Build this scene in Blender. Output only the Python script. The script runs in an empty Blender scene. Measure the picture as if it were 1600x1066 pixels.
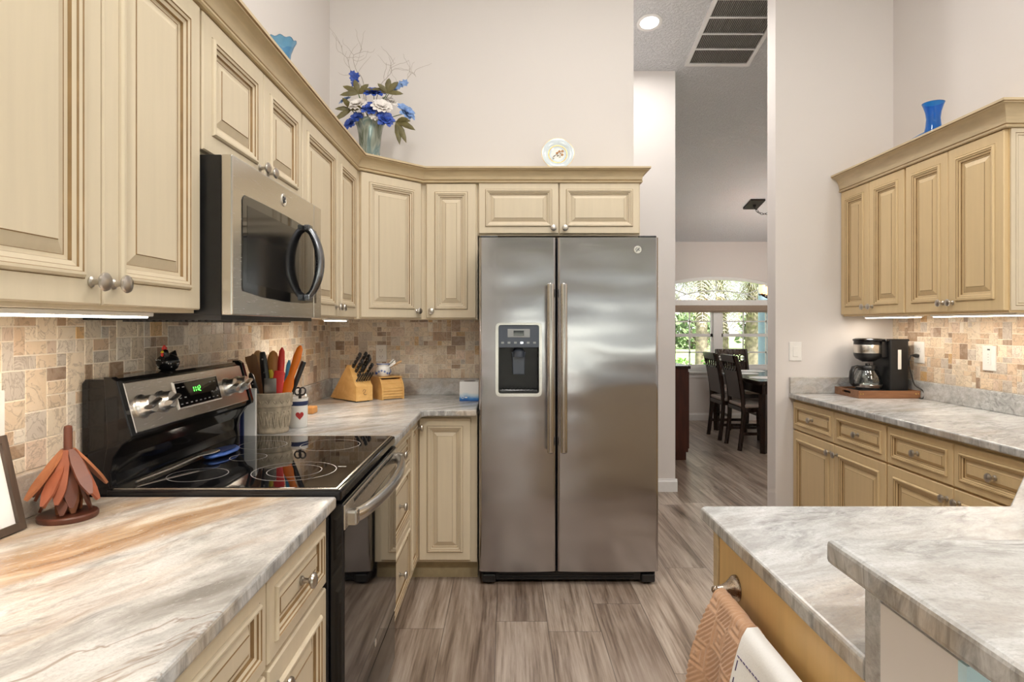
import bpy, bmesh, math, random
from mathutils import Vector, Matrix, noise as mnoise
R = random.Random(11)
PI = math.pi
SC = bpy.context.scene
COL = SC.collection

# ------------------------------------------------------------------ camera, exposure, world, lights
cam_d = bpy.data.cameras.new('camera')
cam_d.sensor_width = 36.0
cam_d.lens = 967.0 / 1600.0 * 36.0
cam_d.shift_x = 10.0 / 1600.0
cam_d.shift_y = -26.0 / 1600.0
cam_d.clip_start = 0.02
cam = bpy.data.objects.new('camera', cam_d)
cam.location = (0, 0, 1.315)
cam.rotation_euler = (PI / 2, 0, 0)
COL.objects.link(cam)
SC.camera = cam
SC.view_settings.view_transform = 'Standard'
SC.view_settings.look = 'None'
SC.view_settings.gamma = 1.0
SC.view_settings.use_curve_mapping = False
SC.view_settings.exposure = 0.42
SC.cycles.use_denoising = True
SC.cycles.max_bounces = 10
SC.cycles.diffuse_bounces = 6
SC.cycles.glossy_bounces = 5
SC.cycles.transparent_max_bounces = 12
SC.cycles.sample_clamp_indirect = 6.0
SC.cycles.caustics_reflective = False
SC.cycles.caustics_refractive = False

world = bpy.data.worlds.new('world')
SC.world = world
world.use_nodes = True
wn = world.node_tree
bgn = wn.nodes['Background']
sky = wn.nodes.new('ShaderNodeTexSky')
sky.sky_type = 'HOSEK_WILKIE'
sky.sun_direction = (0.5, -0.45, 0.75)
sky.turbidity = 4.0
sky.ground_albedo = 0.4
wmix = wn.nodes.new('ShaderNodeMixRGB')
wmix.inputs['Fac'].default_value = 0.6
wmix.inputs['Color2'].default_value = (1.0, 1.0, 1.0, 1)
wn.links.new(sky.outputs[0], wmix.inputs['Color1'])
wn.links.new(wmix.outputs[0], bgn.inputs['Color'])
bgn.inputs['Strength'].default_value = 2.2

sun_d = bpy.data.lights.new('sun', 'SUN')
sun_d.energy = 11.0
sun_d.angle = math.radians(2)
sun_d.color = (1.0, 0.95, 0.86)
sun = bpy.data.objects.new('sun', sun_d)
sun.rotation_euler = Vector((0.30, -0.58, 0.76)).to_track_quat('Z', 'Y').to_euler()
COL.objects.link(sun)

# sloped ceiling: ridge over y = 0
def ceil_z(y):
    return 3.31 - 0.239 * (y - 4.87) if y >= 0 else 4.474 + 0.239 * y

def lamp(name, loc, power, size, col=(1, .95, .9), rot=(0, 0, 0), shape='DISK', sy=None, spread=None):
    d = bpy.data.lights.new(name, 'AREA')
    d.energy = power; d.shape = shape; d.size = size; d.color = col
    if sy: d.size_y = sy
    if spread: d.spread = spread
    o = bpy.data.objects.new(name, d)
    o.location = loc; o.rotation_euler = rot
    COL.objects.link(o)
    return o

# ------------------------------------------------------------------ materials
MATS = {}
class NT:
    def __init__(s, name):
        s.m = bpy.data.materials.new(name); s.m.use_nodes = True
        s.t = s.m.node_tree; s.n = s.t.nodes; s.b = s.n['Principled BSDF']
        s.out = s.n['Material Output']
        MATS[name] = s.m
    def new(s, typ, **kw):
        n = s.n.new(typ)
        for k, v in kw.items(): setattr(n, k, v)
        return n
    def ln(s, a, b): s.t.links.new(a, b)
    def val(s, sock, v):
        if hasattr(v, 'is_output') or isinstance(v, bpy.types.NodeSocket): s.ln(v, sock)
        else: sock.default_value = v
    def coord(s, which='Object'):
        return s.new('ShaderNodeTexCoord').outputs[which]
    def mapping(s, vec, scale=(1, 1, 1), rot=(0, 0, 0), loc=(0, 0, 0)):
        n = s.new('ShaderNodeMapping')
        n.inputs['Scale'].default_value = scale; n.inputs['Rotation'].default_value = rot; n.inputs['Location'].default_value = loc
        s.ln(vec, n.inputs['Vector']); return n.outputs[0]
    def noise(s, vec, scale=5, detail=4, rough=.5, dist=0, out='Fac'):
        n = s.new('ShaderNodeTexNoise')
        n.inputs['Scale'].default_value = scale; n.inputs['Detail'].default_value = detail
        n.inputs['Roughness'].default_value = rough; n.inputs['Distortion'].default_value = dist
        if vec is not None: s.ln(vec, n.inputs['Vector'])
        return n.outputs[out]
    def math(s, op, a, b=0.0, c=None):
        n = s.new('ShaderNodeMath', operation=op)
        s.val(n.inputs[0], a); s.val(n.inputs[1], b)
        if c is not None: s.val(n.inputs[2], c)
        return n.outputs[0]
    def ramp(s, fac, stops, interp='LINEAR'):
        n = s.new('ShaderNodeValToRGB'); r = n.color_ramp; r.interpolation = interp
        while len(r.elements) < len(stops): r.elements.new(0.5)
        for e, (p, c) in zip(r.elements, stops):
            e.position = p; e.color = (c[0], c[1], c[2], 1) if not isinstance(c, (int, float)) else (c, c, c, 1)
        s.ln(fac, n.inputs[0]); return n.outputs[0]
    def mix(s, fac, a, b, mode='MIX'):
        n = s.new('ShaderNodeMixRGB', blend_type=mode)
        s.val(n.inputs['Fac'], fac)
        for k, v in (('Color1', a), ('Color2', b)):
            if isinstance(v, tuple): n.inputs[k].default_value = (v[0], v[1], v[2], 1)
            else: s.ln(v, n.inputs[k])
        return n.outputs[0]
    def bump(s, h, strength=.2, dist=.01):
        n = s.new('ShaderNodeBump'); n.inputs['Strength'].default_value = strength; n.inputs['Distance'].default_value = dist
        s.ln(h, n.inputs['Height']); s.ln(n.outputs[0], s.b.inputs['Normal'])
    def set(s, **kw):
        for k, v in kw.items():
            sock = s.b.inputs[k.replace('_', ' ')]
            if isinstance(v, bpy.types.NodeSocket): s.ln(v, sock)
            elif isinstance(v, tuple) and len(v) == 3: sock.default_value = (*v, 1)
            else: sock.default_value = v
        return s.m

def simple(name, col, rough=.5, metal=0.0, vary=.06, scale=30, stretch=(1, 1, 1), bump=0, **kw):
    t = NT(name)
    v = t.noise(t.mapping(t.coord(), stretch), scale, 3)
    lo = tuple(max(0, c * (1 - vary)) for c in col); hi = tuple(min(1, c * (1 + vary)) for c in col)
    t.set(Base_Color=t.ramp(v, [(.3, lo), (.7, hi)]), Roughness=rough, Metallic=metal, **kw)
    if bump: t.bump(v, bump, .002)
    return t.m

# paint and wood
simple('cabinet_paint', (.715, .615, .455), .42, vary=.025, scale=5, stretch=(10, 10, .7))
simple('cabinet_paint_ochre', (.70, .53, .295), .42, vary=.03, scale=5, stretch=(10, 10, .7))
simple('cabinet_glaze', (.30, .19, .085), .5, vary=.2, scale=20)
simple('crown_paint', (.60, .48, .30), .42, vary=.07, scale=6, stretch=(2, 2, 14))
simple('panel_honey', (.76, .52, .23), .38, vary=.05, scale=5, stretch=(8, 8, .6))
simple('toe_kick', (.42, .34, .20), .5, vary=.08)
def walls():
    t = NT('wall_paint')
    n = t.noise(t.coord(), 160, 3)
    t.set(Base_Color=t.mix(t.noise(t.coord(), 2, 2), (.73, .695, .675), (.76, .722, .702)), Roughness=.75)
    t.bump(n, .08, .003)
    t = NT('ceiling_paint')
    n = t.noise(t.coord(), 55, 5, .65)
    t.set(Base_Color=t.mix(n, (.70, .715, .745), (.80, .815, .84)), Roughness=.85)
    t.bump(t.ramp(n, [(.45, 0.), (.62, 1.)]), .7, .010)
walls()
simple('trim_white', (.84, .84, .84), .4, vary=.02)
simple('knee_wall_blue', (.60, .84, .95), .5, vary=.03)
simple('white_plastic', (.85, .84, .82), .35, vary=.02)
simple('black_plastic', (.012, .012, .013), .32, vary=.2)
simple('black_gloss', (.008, .008, .009), .09, vary=.2)
simple('black_glass', (.006, .006, .007), .03, vary=.1, Coat_Weight=.4)
simple('dark_grey', (.05, .05, .055), .4, vary=.1)
simple('slate_blue_grey', (.075, .09, .12), .3, vary=.05)
def steel(name, col, rough, stretch, amount=.12, bump=.04, aniso=.4):
    t = NT(name)
    v = t.noise(t.mapping(t.coord(), stretch), 20, 3, .6)
    t.set(Base_Color=col, Metallic=1.0, Roughness=t.math('MULTIPLY_ADD', v, amount, rough), Anisotropic=aniso)
    if bump: t.bump(v, bump, .001)
def fridge_steel():
    t = NT('fridge_steel')
    v = t.noise(t.mapping(t.coord(), (.6, .6, 30)), 12, 3, .6)
    w = t.noise(t.mapping(t.coord(), (.9, .9, 2.2)), 2.2, 1, .4)
    t.set(Base_Color=(.505, .50, .525), Metallic=1.0, Roughness=t.math('MULTIPLY_ADD', v, .06, .17), Anisotropic=.55)
    t.bump(w, .35, .03)
fridge_steel()
steel('brushed_steel', (.70, .67, .62), .24, (40, 1.2, 40), .05, .008)
steel('handle_steel', (.62, .60, .57), .18, (30, 30, 30), bump=0)
steel('dark_handle', (.24, .25, .27), .2, (30, 30, 30), bump=0)
steel('nickel', (.55, .51, .46), .24, (30, 30, 30), bump=0, aniso=0)
steel('chrome', (.90, .88, .85), .26, (30, 30, 30), .04, 0, 0)
steel('bronze_nickel', (.44, .36, .29), .22, (30, 30, 30), bump=0, aniso=0)
simple('iron', (.03, .026, .024), .45, .6)

def stone(name, ang, tan, grey, sc=1.0, seed=0.0, band=None, vein=.35):
    """streaked quartzite; ang turns the flow, tan / grey = amounts, band = (from, to) across the flow that runs brown"""
    t = NT(name)
    co = t.coord()
    pre0 = t.mapping(co, (1, 1, 1), (0, 0, ang))
    mp = t.mapping(pre0, (1, 1, 1), (0, 0, 0), (seed, seed * .7, 0))
    warp = t.new('ShaderNodeMixRGB', blend_type='ADD'); warp.inputs['Fac'].default_value = .13
    t.ln(mp, warp.inputs['Color1']); t.ln(t.noise(mp, 2.4 * sc, 4, .55, out='Color'), warp.inputs['Color2'])
    pre = warp.outputs[0]
    flow = t.mapping(pre, (1.0, .14, 1.0))
    flow2 = t.mapping(pre, (1.0, .30, 1.0))
    cloud = t.noise(flow2, 5.0 * sc, 7, .62, .4)
    base = t.ramp(cloud, [(.30, (.26, .24, .215)), (.42, (.45, .43, .40)), (.51, (.64, .62, .59)), (.60, (.46, .43, .395)), (.72, (.68, .66, .63))])
    # grey crystalline mottling
    mott = t.noise(flow2, 26 * sc, 7, .74, .6)
    gm = t.ramp(t.noise(pre, 3.1 * sc, 4, .6), [(.40, 0.), (.60, grey)])
    base = t.mix(gm, base, t.ramp(mott, [(.36, (.17, .165, .155)), (.46, (.36, .355, .34)), (.55, (.54, .53, .51)), (.66, (.70, .69, .67))]))
    streak = t.noise(flow, 11 * sc, 6, .60, .3)
    tanc = t.ramp(streak, [(.32, (.16, .075, .03)), (.43, (.34, .19, .085)), (.53, (.50, .34, .20)), (.64, (.68, .58, .46))])
    if band:
        s = t.new('ShaderNodeSeparateXYZ'); t.ln(pre0, s.inputs[0])
        x = t.math('ADD', s.outputs[0], t.math('MULTIPLY', t.math('SUBTRACT', t.noise(flow, 3.0, 5, .6), .5), .22))
        c0, c1 = band; w = (c1 - c0)
        u = t.math('DIVIDE', t.math('SUBTRACT', x, c0), w)
        m = t.ramp(u, [(0., 0.), (.06, .55), (.28, .35), (.40, .9), (.52, .25), (.66, .9), (.84, .95), (.93, .75), (.97, .15), (1.0, 0.)])
        tm = t.math('MULTIPLY', m, tan)
        st2 = t.ramp(t.noise(flow, 8.0, 5, .6), [(.52, 0.), (.66, .55)])
        tm = t.math('MAXIMUM', tm, t.math('MULTIPLY', st2, .6))
    else:
        tm = t.ramp(t.noise(flow, 3.4 * sc, 4, .55), [(.50, 0.), (.64, tan)])
    c = t.mix(tm, base, tanc)
    vn = t.noise(flow, 3.4 * sc, 6, .6, .7)
    vm = t.ramp(t.math('ABSOLUTE', t.math('SUBTRACT', vn, .5)), [(0.0, vein), (.012, 0.)])
    c = t.mix(vm, c, (.19, .105, .05))
    sp = t.noise(flow2, 75, 5, .75)
    c = t.mix(t.ramp(sp, [(.56, 0.), (.70, .55)]), c, (.27, .255, .235))
    c = t.mix(t.ramp(sp, [(.30, .35), (.42, 0.)]), c, (.85, .84, .82))
    gr = t.noise(co, 190, 4, .7)
    c = t.mix(t.ramp(gr, [(.40, .30), (.50, 0.)]), c, (.33, .32, .305))
    if not band: c = t.mix(1.0, c, (.96, 1.0, 1.05), 'MULTIPLY')
    t.set(Base_Color=c, Roughness=.24)
stone('stone_warm', math.radians(30), .95, .85, 1.0, 3.1, (-.62, -.085), .65)
stone('stone_rose', math.radians(48), .55, .6, 1.5, 8.3, None, .2)
stone('stone_grey', math.radians(62), .35, .85, 1.2, 1.7, None, .10)
stone('stone_bar', math.radians(75), .25, .85, 1.0, 5.9, None, .06)
def stone_edge():
    t = NT('stone_edge'); co = t.coord()
    n = t.noise(t.mapping(co, (1, 1, .35)), 28, 6, .7, .6); b = t.noise(co, 5, 4, .6)
    c = t.ramp(n, [(.32, (.19, .19, .19)), (.45, (.36, .355, .345)), (.56, (.53, .525, .515)), (.70, (.70, .69, .68))])
    c = t.mix(t.ramp(b, [(.50, 0.), (.64, .55)]), c, t.ramp(n, [(.3, (.24, .17, .10)), (.6, (.54, .43, .30))]))
    t.set(Base_Color=c, Roughness=.5); t.bump(n, .35, .004)
stone_edge()

def tilemat():
    t = NT('mosaic_tile')
    a = t.new('ShaderNodeAttribute', attribute_name='tile')
    sep = t.new('ShaderNodeSeparateColor'); t.ln(a.outputs['Color'], sep.inputs[0])
    co = t.coord()
    off = t.new('ShaderNodeVectorMath', operation='SCALE'); t.ln(a.outputs['Color'], off.inputs[0]); off.inputs['Scale'].default_value = 37.0
    add = t.new('ShaderNodeVectorMath', operation='ADD'); t.ln(co, add.inputs[0]); t.ln(off.outputs[0], add.inputs[1])
    n = t.noise(add.outputs[0], 16, 5, .6, 1.6)
    sw = t.math('ABSOLUTE', t.math('SUBTRACT', n, .5))
    c = t.mix(t.ramp(n, [(.35, 0.), (.65, .45)]), a.outputs['Color'], t.mix(.5, a.outputs['Color'], (.86, .80, .70)))
    c = t.mix(t.ramp(sw, [(0., .75), (.035, 0.)]), c, t.mix(.6, a.outputs['Color'], (.22, .15, .10)))
    n2 = t.noise(add.outputs[0], 42, 4, .65, 2.0)
    c = t.mix(t.ramp(n2, [(.55, 0.), (.72, .4)]), c, t.mix(.5, a.outputs['Color'], (.40, .28, .18)))
    t.set(Base_Color=c, Roughness=.28)
    t.bump(n, .1, .002)
tilemat()
simple('grout', (.90, .82, .71), .8, vary=.05)

def planks():
    t = NT('floor_planks')
    co = t.coord()
    s = t.new('ShaderNodeSeparateXYZ'); t.ln(co, s.inputs[0])
    W, L = .2255, 1.52
    u = t.math('DIVIDE', t.math('SUBTRACT', s.outputs[0], .184), W)
    iu = t.math('FLOOR', u)
    wn1 = t.new('ShaderNodeTexWhiteNoise', noise_dimensions='1D'); t.ln(iu, wn1.inputs['W'])
    v = t.math('ADD', t.math('DIVIDE', s.outputs[1], L), t.math('MULTIPLY', wn1.outputs['Value'], 7.31))
    iv = t.math('FLOOR', v)
    cmb = t.new('ShaderNodeCombineXYZ'); t.ln(iu, cmb.inputs[0]); t.ln(iv, cmb.inputs[1])
    wn2 = t.new('ShaderNodeTexWhiteNoise', noise_dimensions='3D'); t.ln(cmb.outputs[0], wn2.inputs['Vector'])
    off = t.new('ShaderNodeVectorMath', operation='SCALE'); t.ln(wn2.outputs['Color'], off.inputs[0]); off.inputs['Scale'].default_value = 23.0
    add = t.new('ShaderNodeVectorMath', operation='ADD'); t.ln(co, add.inputs[0]); t.ln(off.outputs[0], add.inputs[1])
    g1 = t.noise(t.mapping(add.outputs[0], (1, .075, 1)), 16, 8, .64, .55)
    g2 = t.noise(t.mapping(add.outputs[0], (1, .03, 1)), 95, 4, .6)
    grain = t.math('ADD', t.math('MULTIPLY', g1, .62), t.math('MULTIPLY', g2, .38))
    dark = t.ramp(grain, [(.34, (.050, .031, .021)), (.44, (.150, .102, .073)), (.53, (.245, .178, .135)), (.64, (.35, .28, .228))])
    light = t.ramp(grain, [(.34, (.12, .082, .058)), (.44, (.30, .228, .174)), (.53, (.46, .375, .305)), (.64, (.59, .51, .435))])
    c = t.mix(t.math('ADD', t.math('MULTIPLY', wn2.outputs['Value'], .85), t.ramp(t.noise(t.mapping(add.outputs[0], (1, .22, 1)), 5, 3), [(.4, 0.), (.62, .35)])), dark, light)
    fu = t.math('FRACT', u); fv = t.math('FRACT', v)
    gu = t.math('MINIMUM', fu, t.math('SUBTRACT', 1.0, fu)); gv = t.math('MULTIPLY', t.math('MINIMUM', fv, t.math('SUBTRACT', 1.0, fv)), L / W)
    gap = t.ramp(t.math('MINIMUM', gu, gv), [(0., .75), (.004, .7), (.010, 0.)])
    c = t.mix(gap, c, (.06, .045, .035))
    t.set(Base_Color=c, Roughness=t.math('MULTIPLY_ADD', grain, .15, .24))
    t.bump(t.math('SUBTRACT', grain, gap), .12, .002)
planks()
def wood(name, lo, hi, rough=.4, stretch=(1, 1, .12), sc=30):
    t = NT(name)
    n = t.noise(t.mapping(t.coord(), stretch), sc, 5, .6, .6)
    t.set(Base_Color=t.ramp(n, [(.3, lo), (.7, hi)]), Roughness=rough)
wood('blond_wood', (.66, .36, .11), (.80, .50, .19), .4, (.15, 1, 1))
wood('beech_wood', (.52, .30, .14), (.68, .44, .23), .5)
wood('brown_wood', (.20, .105, .05), (.32, .18, .09), .5)
wood('orange_wood', (.50, .22, .06), (.68, .34, .11), .45)
wood('leaf_red', (.22, .06, .028), (.33, .10, .048), .45)
wood('leaf_tan', (.30, .105, .045), (.43, .17, .075), .45)
wood('leaf_dark', (.09, .028, .016), (.15, .048, .026), .4)
wood('tray_wood', (.17, .07, .03), (.30, .14, .065), .35, (.12, 1, 1))
wood('mahogany', (.045, .011, .006), (.085, .022, .012), .3)
wood('espresso', (.014, .007, .005), (.036, .017, .011), .22)
wood('frame_wood', (.05, .035, .025), (.11, .075, .055), .5)
simple('seat_linen', (.50, .43, .38), .85, vary=.1, scale=120)
simple('red_plastic', (.80, .05, .045), .35, vary=.05)
simple('orange_plastic', (.92, .22, .015), .35, vary=.04)
simple('yellow_plastic', (.88, .72, .05), .4, vary=.04)
simple('sky_plastic', (.06, .42, .78), .35, vary=.04)
simple('purple_plastic', (.20, .09, .22), .4)
simple('navy_plastic', (.02, .035, .11), .4)
simple('green_bird_glaze', (.01, .01, .012), .15)
simple('cement', (.46, .39, .29), .8, vary=.25, scale=45, bump=.4)
simple('china_white', (.86, .85, .82), .18, vary=.02)
simple('heart_red', (.42, .03, .03), .4)
simple('china_blue', (.06, .14, .45), .25)
simple('paper_white', (.86, .86, .86), .6, vary=.01)
simple('silver_leaf', (.55, .55, .54), .35, .7)
simple('gold_trim', (.55, .36, .12), .3, .8)
simple('twig', (.42, .37, .33), .7)
simple('leaf_olive', (.13, .11, .035), .5, vary=.35, scale=25)
simple('petal_blue', (.035, .085, .40), .5, vary=.35, scale=60)
simple('petal_pale_blue', (.20, .33, .62), .5, vary=.25, scale=60)
simple('petal_white', (.84, .80, .76), .55, vary=.04)
simple('stem_green', (.10, .16, .05), .6)
def boxprint():
    t = NT('tissue_print')
    s = t.new('ShaderNodeSeparateXYZ'); t.ln(t.coord('Generated'), s.inputs[0])
    z = t.math('ADD', s.outputs[2], t.math('MULTIPLY', t.noise(t.coord(), 14, 3), .35))
    t.set(Base_Color=t.ramp(z, [(.18, (.02, .09, .38)), (.33, (.05, .25, .62)), (.5, (.60, .74, .84)), (.62, (.86, .87, .88))]), Roughness=.45)
boxprint()
simple('plate_blue', (.64, .72, .76), .15, vary=.04)
simple('vent_dark', (.035, .033, .031), .9)
simple('vent_grey', (.30, .29, .27), .6)
def luster():
    t = NT('vase_luster')
    n = t.noise(t.mapping(t.coord(), (1, 1, .25)), 22, 3, .5, 1.0)
    t.set(Base_Color=t.ramp(n, [(.35, (.12, .15, .10)), (.5, (.34, .38, .33)), (.62, (.16, .24, .24)), (.75, (.55, .60, .60))]), Roughness=.14, Metallic=.35)
luster()
def glass(name, col, fac=.10, rough=.02):
    t = NT(name)
    tr = t.new('ShaderNodeBsdfTransparent'); tr.inputs[0].default_value = (*col, 1)
    gl = t.new('ShaderNodeBsdfGlossy'); gl.inputs['Roughness'].default_value = rough
    lw = t.new('ShaderNodeLayerWeight'); lw.inputs['Blend'].default_value = .25
    f = t.math('MULTIPLY_ADD', lw.outputs['Fresnel'], .6, fac)
    mx = t.new('ShaderNodeMixShader'); t.ln(f, mx.inputs[0]); t.ln(tr.outputs[0], mx.inputs[1]); t.ln(gl.outputs[0], mx.inputs[2])
    t.ln(mx.outputs[0], t.out.inputs['Surface'])
glass('window_glass', (.97, .98, .98), .02)
glass('clear_glass', (.86, .88, .88), .08)
glass('smoky_vase_glass', (.52, .60, .58), .12)
def colglass(name, col, a):
    t = NT(name)
    t.set(Base_Color=col, Roughness=.05, Transmission_Weight=a, IOR=1.3, Coat_Weight=.3)
colglass('cobalt_glass', (.03, .30, .95), .75)
colglass('pale_blue_glass', (.20, .50, .80), .7)
def emit(name, col, st):
    t = NT(name); t.set(Base_Color=col, Emission_Color=col, Emission_Strength=st, Roughness=.4)
emit('led_diffuser', (1.0, .90, .76), 9.0)
emit('downlight_lens', (1.0, .96, .90), 9.0)
emit('green_digits', (.12, 1.0, .10), 2.2)
emit('bulb_amber', (1.0, .50, .16), 3.0)
emit('display_blue', (.25, .40, .62), .12)
emit('led_white', (.9, .95, 1.0), 1.0)
simple('label_grey', (.34, .36, .37), .5)
simple('ring_grey', (.40, .38, .36), .35)
def towelmats():
    t = NT('towel_tan')
    n = t.noise(t.coord(), 90, 3)
    t.set(Base_Color=t.mix(n, (.50, .29, .17), (.60, .37, .23)), Roughness=.95, Sheen_Weight=.3)
    t.bump(t.noise(t.coord(), 400, 2), .4, .002)
    t = NT('towel_white')
    n = t.noise(t.coord(), 300, 2)
    t.set(Base_Color=t.mix(n, (.80, .80, .80), (.88, .88, .87)), Roughness=.95); t.bump(n, .3, .001)
towelmats()
simple('stitch_purple', (.10, .08, .16), .8)
simple('print_orange', (.70, .33, .08), .8, vary=.3, scale=90)
# outdoors
simple('added_deck', (.70, .69, .66), .8, vary=.05)
simple('added_lanai_ceiling', (.45, .42, .38), .8)
simple('added_meadow', (.66, .68, .60), .9, vary=.12, scale=2)
simple('lawn', (.38, .52, .20), .9, vary=.3, scale=1.2)
simple('palm_bark', (.23, .19, .15), .9, vary=.45, scale=14, bump=.6)
simple('palm_frond', (.42, .44, .32), .6, vary=.35, scale=2.5)
simple('palm_frond_dry', (.46, .40, .32), .7, vary=.3, scale=2.5)
simple('shrub_leaf', (.12, .30, .035), .6, vary=.5, scale=4)
simple('added_hedge_leaf', (.30, .31, .31), .7, vary=.3, scale=1)
simple('far_leaf', (.16, .24, .10), .7, vary=.5, scale=1.2)
simple('column_blue', (.30, .40, .54), .6)
simple('roller_shade', (.34, .26, .20), .8, vary=.05)

# ------------------------------------------------------------------ mesh building
def V(*a): return Vector(a)
class MB:
    """collects shapes that become ONE mesh object"""
    def __init__(s): s.v = []; s.f = []; s.m = []; s.flat = set()
    def add(s, verts, faces, m=0):
        b = len(s.v); s.v += [Vector(p) for p in verts]
        for f in faces: s.f.append([b + i for i in f]); s.m.append(m)
        return s
    def bm(s, bm, m=0, mtx=None, flat=False):
        bm.verts.index_update()
        f0 = len(s.f)
        s.add([(mtx @ v.co if mtx else v.co.copy()) for v in bm.verts], [[v.index for v in f.verts] for f in bm.faces], m)
        if flat: s.flat.update(range(f0, len(s.f)))
        bm.free(); return s
    def box(s, a, b, m=0, bev=0, seg=2):
        x0, x1 = sorted((a[0], b[0])); y0, y1 = sorted((a[1], b[1])); z0, z1 = sorted((a[2], b[2]))
        vs = [(x0, y0, z0), (x1, y0, z0), (x1, y1, z0), (x0, y1, z0), (x0, y0, z1), (x1, y0, z1), (x1, y1, z1), (x0, y1, z1)]
        fs = [(0, 3, 2, 1), (4, 5, 6, 7), (0, 1, 5, 4), (1, 2, 6, 5), (2, 3, 7, 6), (3, 0, 4, 7)]
        if not bev: return s.add(vs, fs, m)
        t = bmesh.new(); bv = [t.verts.new(p) for p in vs]
        for f in fs: t.faces.new([bv[i] for i in f])
        bmesh.ops.bevel(t, geom=list(t.edges), offset=bev, segments=seg, profile=.5, affect='EDGES')
        return s.bm(t, m, flat=True)
    def prism(s, pts, lo, hi, axis='z', m=0, bev=0, seg=2):
        """polygon pts (2D) extruded along an axis; x: pts are (y,z); y: (x,z); z: (x,y)"""
        def P(p, h): return {'z': (p[0], p[1], h), 'y': (p[0], h, p[1]), 'x': (h, p[0], p[1])}[axis]
        n = len(pts)
        vs = [P(p, lo) for p in pts] + [P(p, hi) for p in pts]
        fs = [list(range(n))[::-1], list(range(n, 2 * n))] + [[i, (i + 1) % n, n + (i + 1) % n, n + i] for i in range(n)]
        t = bmesh.new(); bv = [t.verts.new(p) for p in vs]
        for f in fs: t.faces.new([bv[i] for i in f])
        bmesh.ops.recalc_face_normals(t, faces=t.faces)
        if bev:
            es = [e for e in t.edges if len(e.link_faces) == 2 and any(len(f.verts) == n and abs(f.normal[{'x': 0, 'y': 1, 'z': 2}[axis]]) > .9 for f in e.link_faces)]
            bmesh.ops.bevel(t, geom=es, offset=bev, segments=seg, profile=.5, affect='EDGES')
        return s.bm(t, m, flat=bool(bev))
    def lathe(s, prof, c=(0, 0, 0), axis=(0, 0, 1), seg=24, m=0, caps=True):
        ax = Vector(axis).normalized()
        a = ax.orthogonal().normalized(); b = ax.cross(a)
        vs = []; fs = []; c = Vector(c); n = len(prof)
        for r, h in prof:
            for k in range(seg):
                t = 2 * PI * k / seg
                vs.append(c + ax * h + (a * math.cos(t) + b * math.sin(t)) * max(r, 1e-5))
        for i in range(n - 1):
            for k in range(seg):
                k2 = (k + 1) % seg
                fs.append((i * seg + k, i * seg + k2, (i + 1) * seg + k2, (i + 1) * seg + k))
        if caps: fs += [tuple(range(seg))[::-1], tuple(range((n - 1) * seg, n * seg))]
        return s.add(vs, fs, m)
    def tube(s, pts, r, seg=10, m=0, caps=True, flat=1.0, up=None):
        pts = [Vector(p) for p in pts]; n = len(pts)
        rr = r if isinstance(r, (list, tuple)) else [r] * n
        vs = []; fs = []; a = None
        for i, p in enumerate(pts):
            d = (pts[min(i + 1, n - 1)] - pts[max(i - 1, 0)]).normalized()
            if up is not None: a = (Vector(up) - d * d.dot(Vector(up))).normalized()
            elif a is None: a = d.orthogonal().normalized()
            else: a = (a - d * d.dot(a)).normalized()
            b = d.cross(a)
            for k in range(seg):
                t = 2 * PI * k / seg
                vs.append(p + (a * math.cos(t) * flat + b * math.sin(t)) * rr[i])
        for i in range(n - 1):
            for k in range(seg):
                k2 = (k + 1) % seg
                fs.append((i * seg + k, i * seg + k2, (i + 1) * seg + k2, (i + 1) * seg + k))
        if caps: fs += [tuple(range(seg))[::-1], tuple(range((n - 1) * seg, n * seg))]
        return s.add(vs, fs, m)
    def loft(s, p0, p1, wd, secs, seg=14, m=0):
        """elliptical sections (t, half width, half thickness) along p0 to p1; wd = width direction"""
        p0 = Vector(p0); p1 = Vector(p1); d = (p1 - p0).normalized(); w = Vector(wd); w = (w - d * d.dot(w)).normalized(); h = d.cross(w)
        vs = []; fs = []
        for t, a, b in secs:
            for k in range(seg):
                q = 2 * PI * k / seg
                vs.append(p0.lerp(p1, t) + w * a * math.cos(q) + h * b * math.sin(q))
        n = len(secs)
        for i in range(n - 1):
            for k in range(seg):
                k2 = (k + 1) % seg
                fs.append((i * seg + k, i * seg + k2, (i + 1) * seg + k2, (i + 1) * seg + k))
        fs += [tuple(range(seg))[::-1], tuple(range((n - 1) * seg, n * seg))]
        return s.add(vs, fs, m)
    def sphere(s, c, r, m=0, sx=1, sy=1, sz=1, u=16, v=10):
        t = bmesh.new(); bmesh.ops.create_uvsphere(t, u_segments=u, v_segments=v, radius=r)
        return s.bm(t, m, Matrix.Translation(c) @ Matrix.Diagonal((sx, sy, sz, 1)))
    def rings(s, o, u, w, nrm, W, H, prof, m_cap=0):
        """rectangle W x H on (u,w) at o, lofted through (inset, height, material) rings"""
        o = Vector(o); u = Vector(u); w = Vector(w); nrm = Vector(nrm)
        vs = []; 
        for ins, h, _ in prof:
            for (a, b) in ((ins, ins), (W - ins, ins), (W - ins, H - ins), (ins, H - ins)):
                vs.append(o + u * a + w * b + nrm * h)
        s.add(vs, [(3, 2, 1, 0)], 0)
        base = len(s.v) - len(vs)
        for i in range(len(prof) - 1):
            for k in range(4):
                k2 = (k + 1) % 4
                s.f.append([base + i * 4 + k, base + i * 4 + k2, base + (i + 1) * 4 + k2, base + (i + 1) * 4 + k]); s.m.append(prof[i + 1][2])
        e = base + (len(prof) - 1) * 4
        s.f.append([e, e + 1, e + 2, e + 3]); s.m.append(m_cap)
        return s
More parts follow.
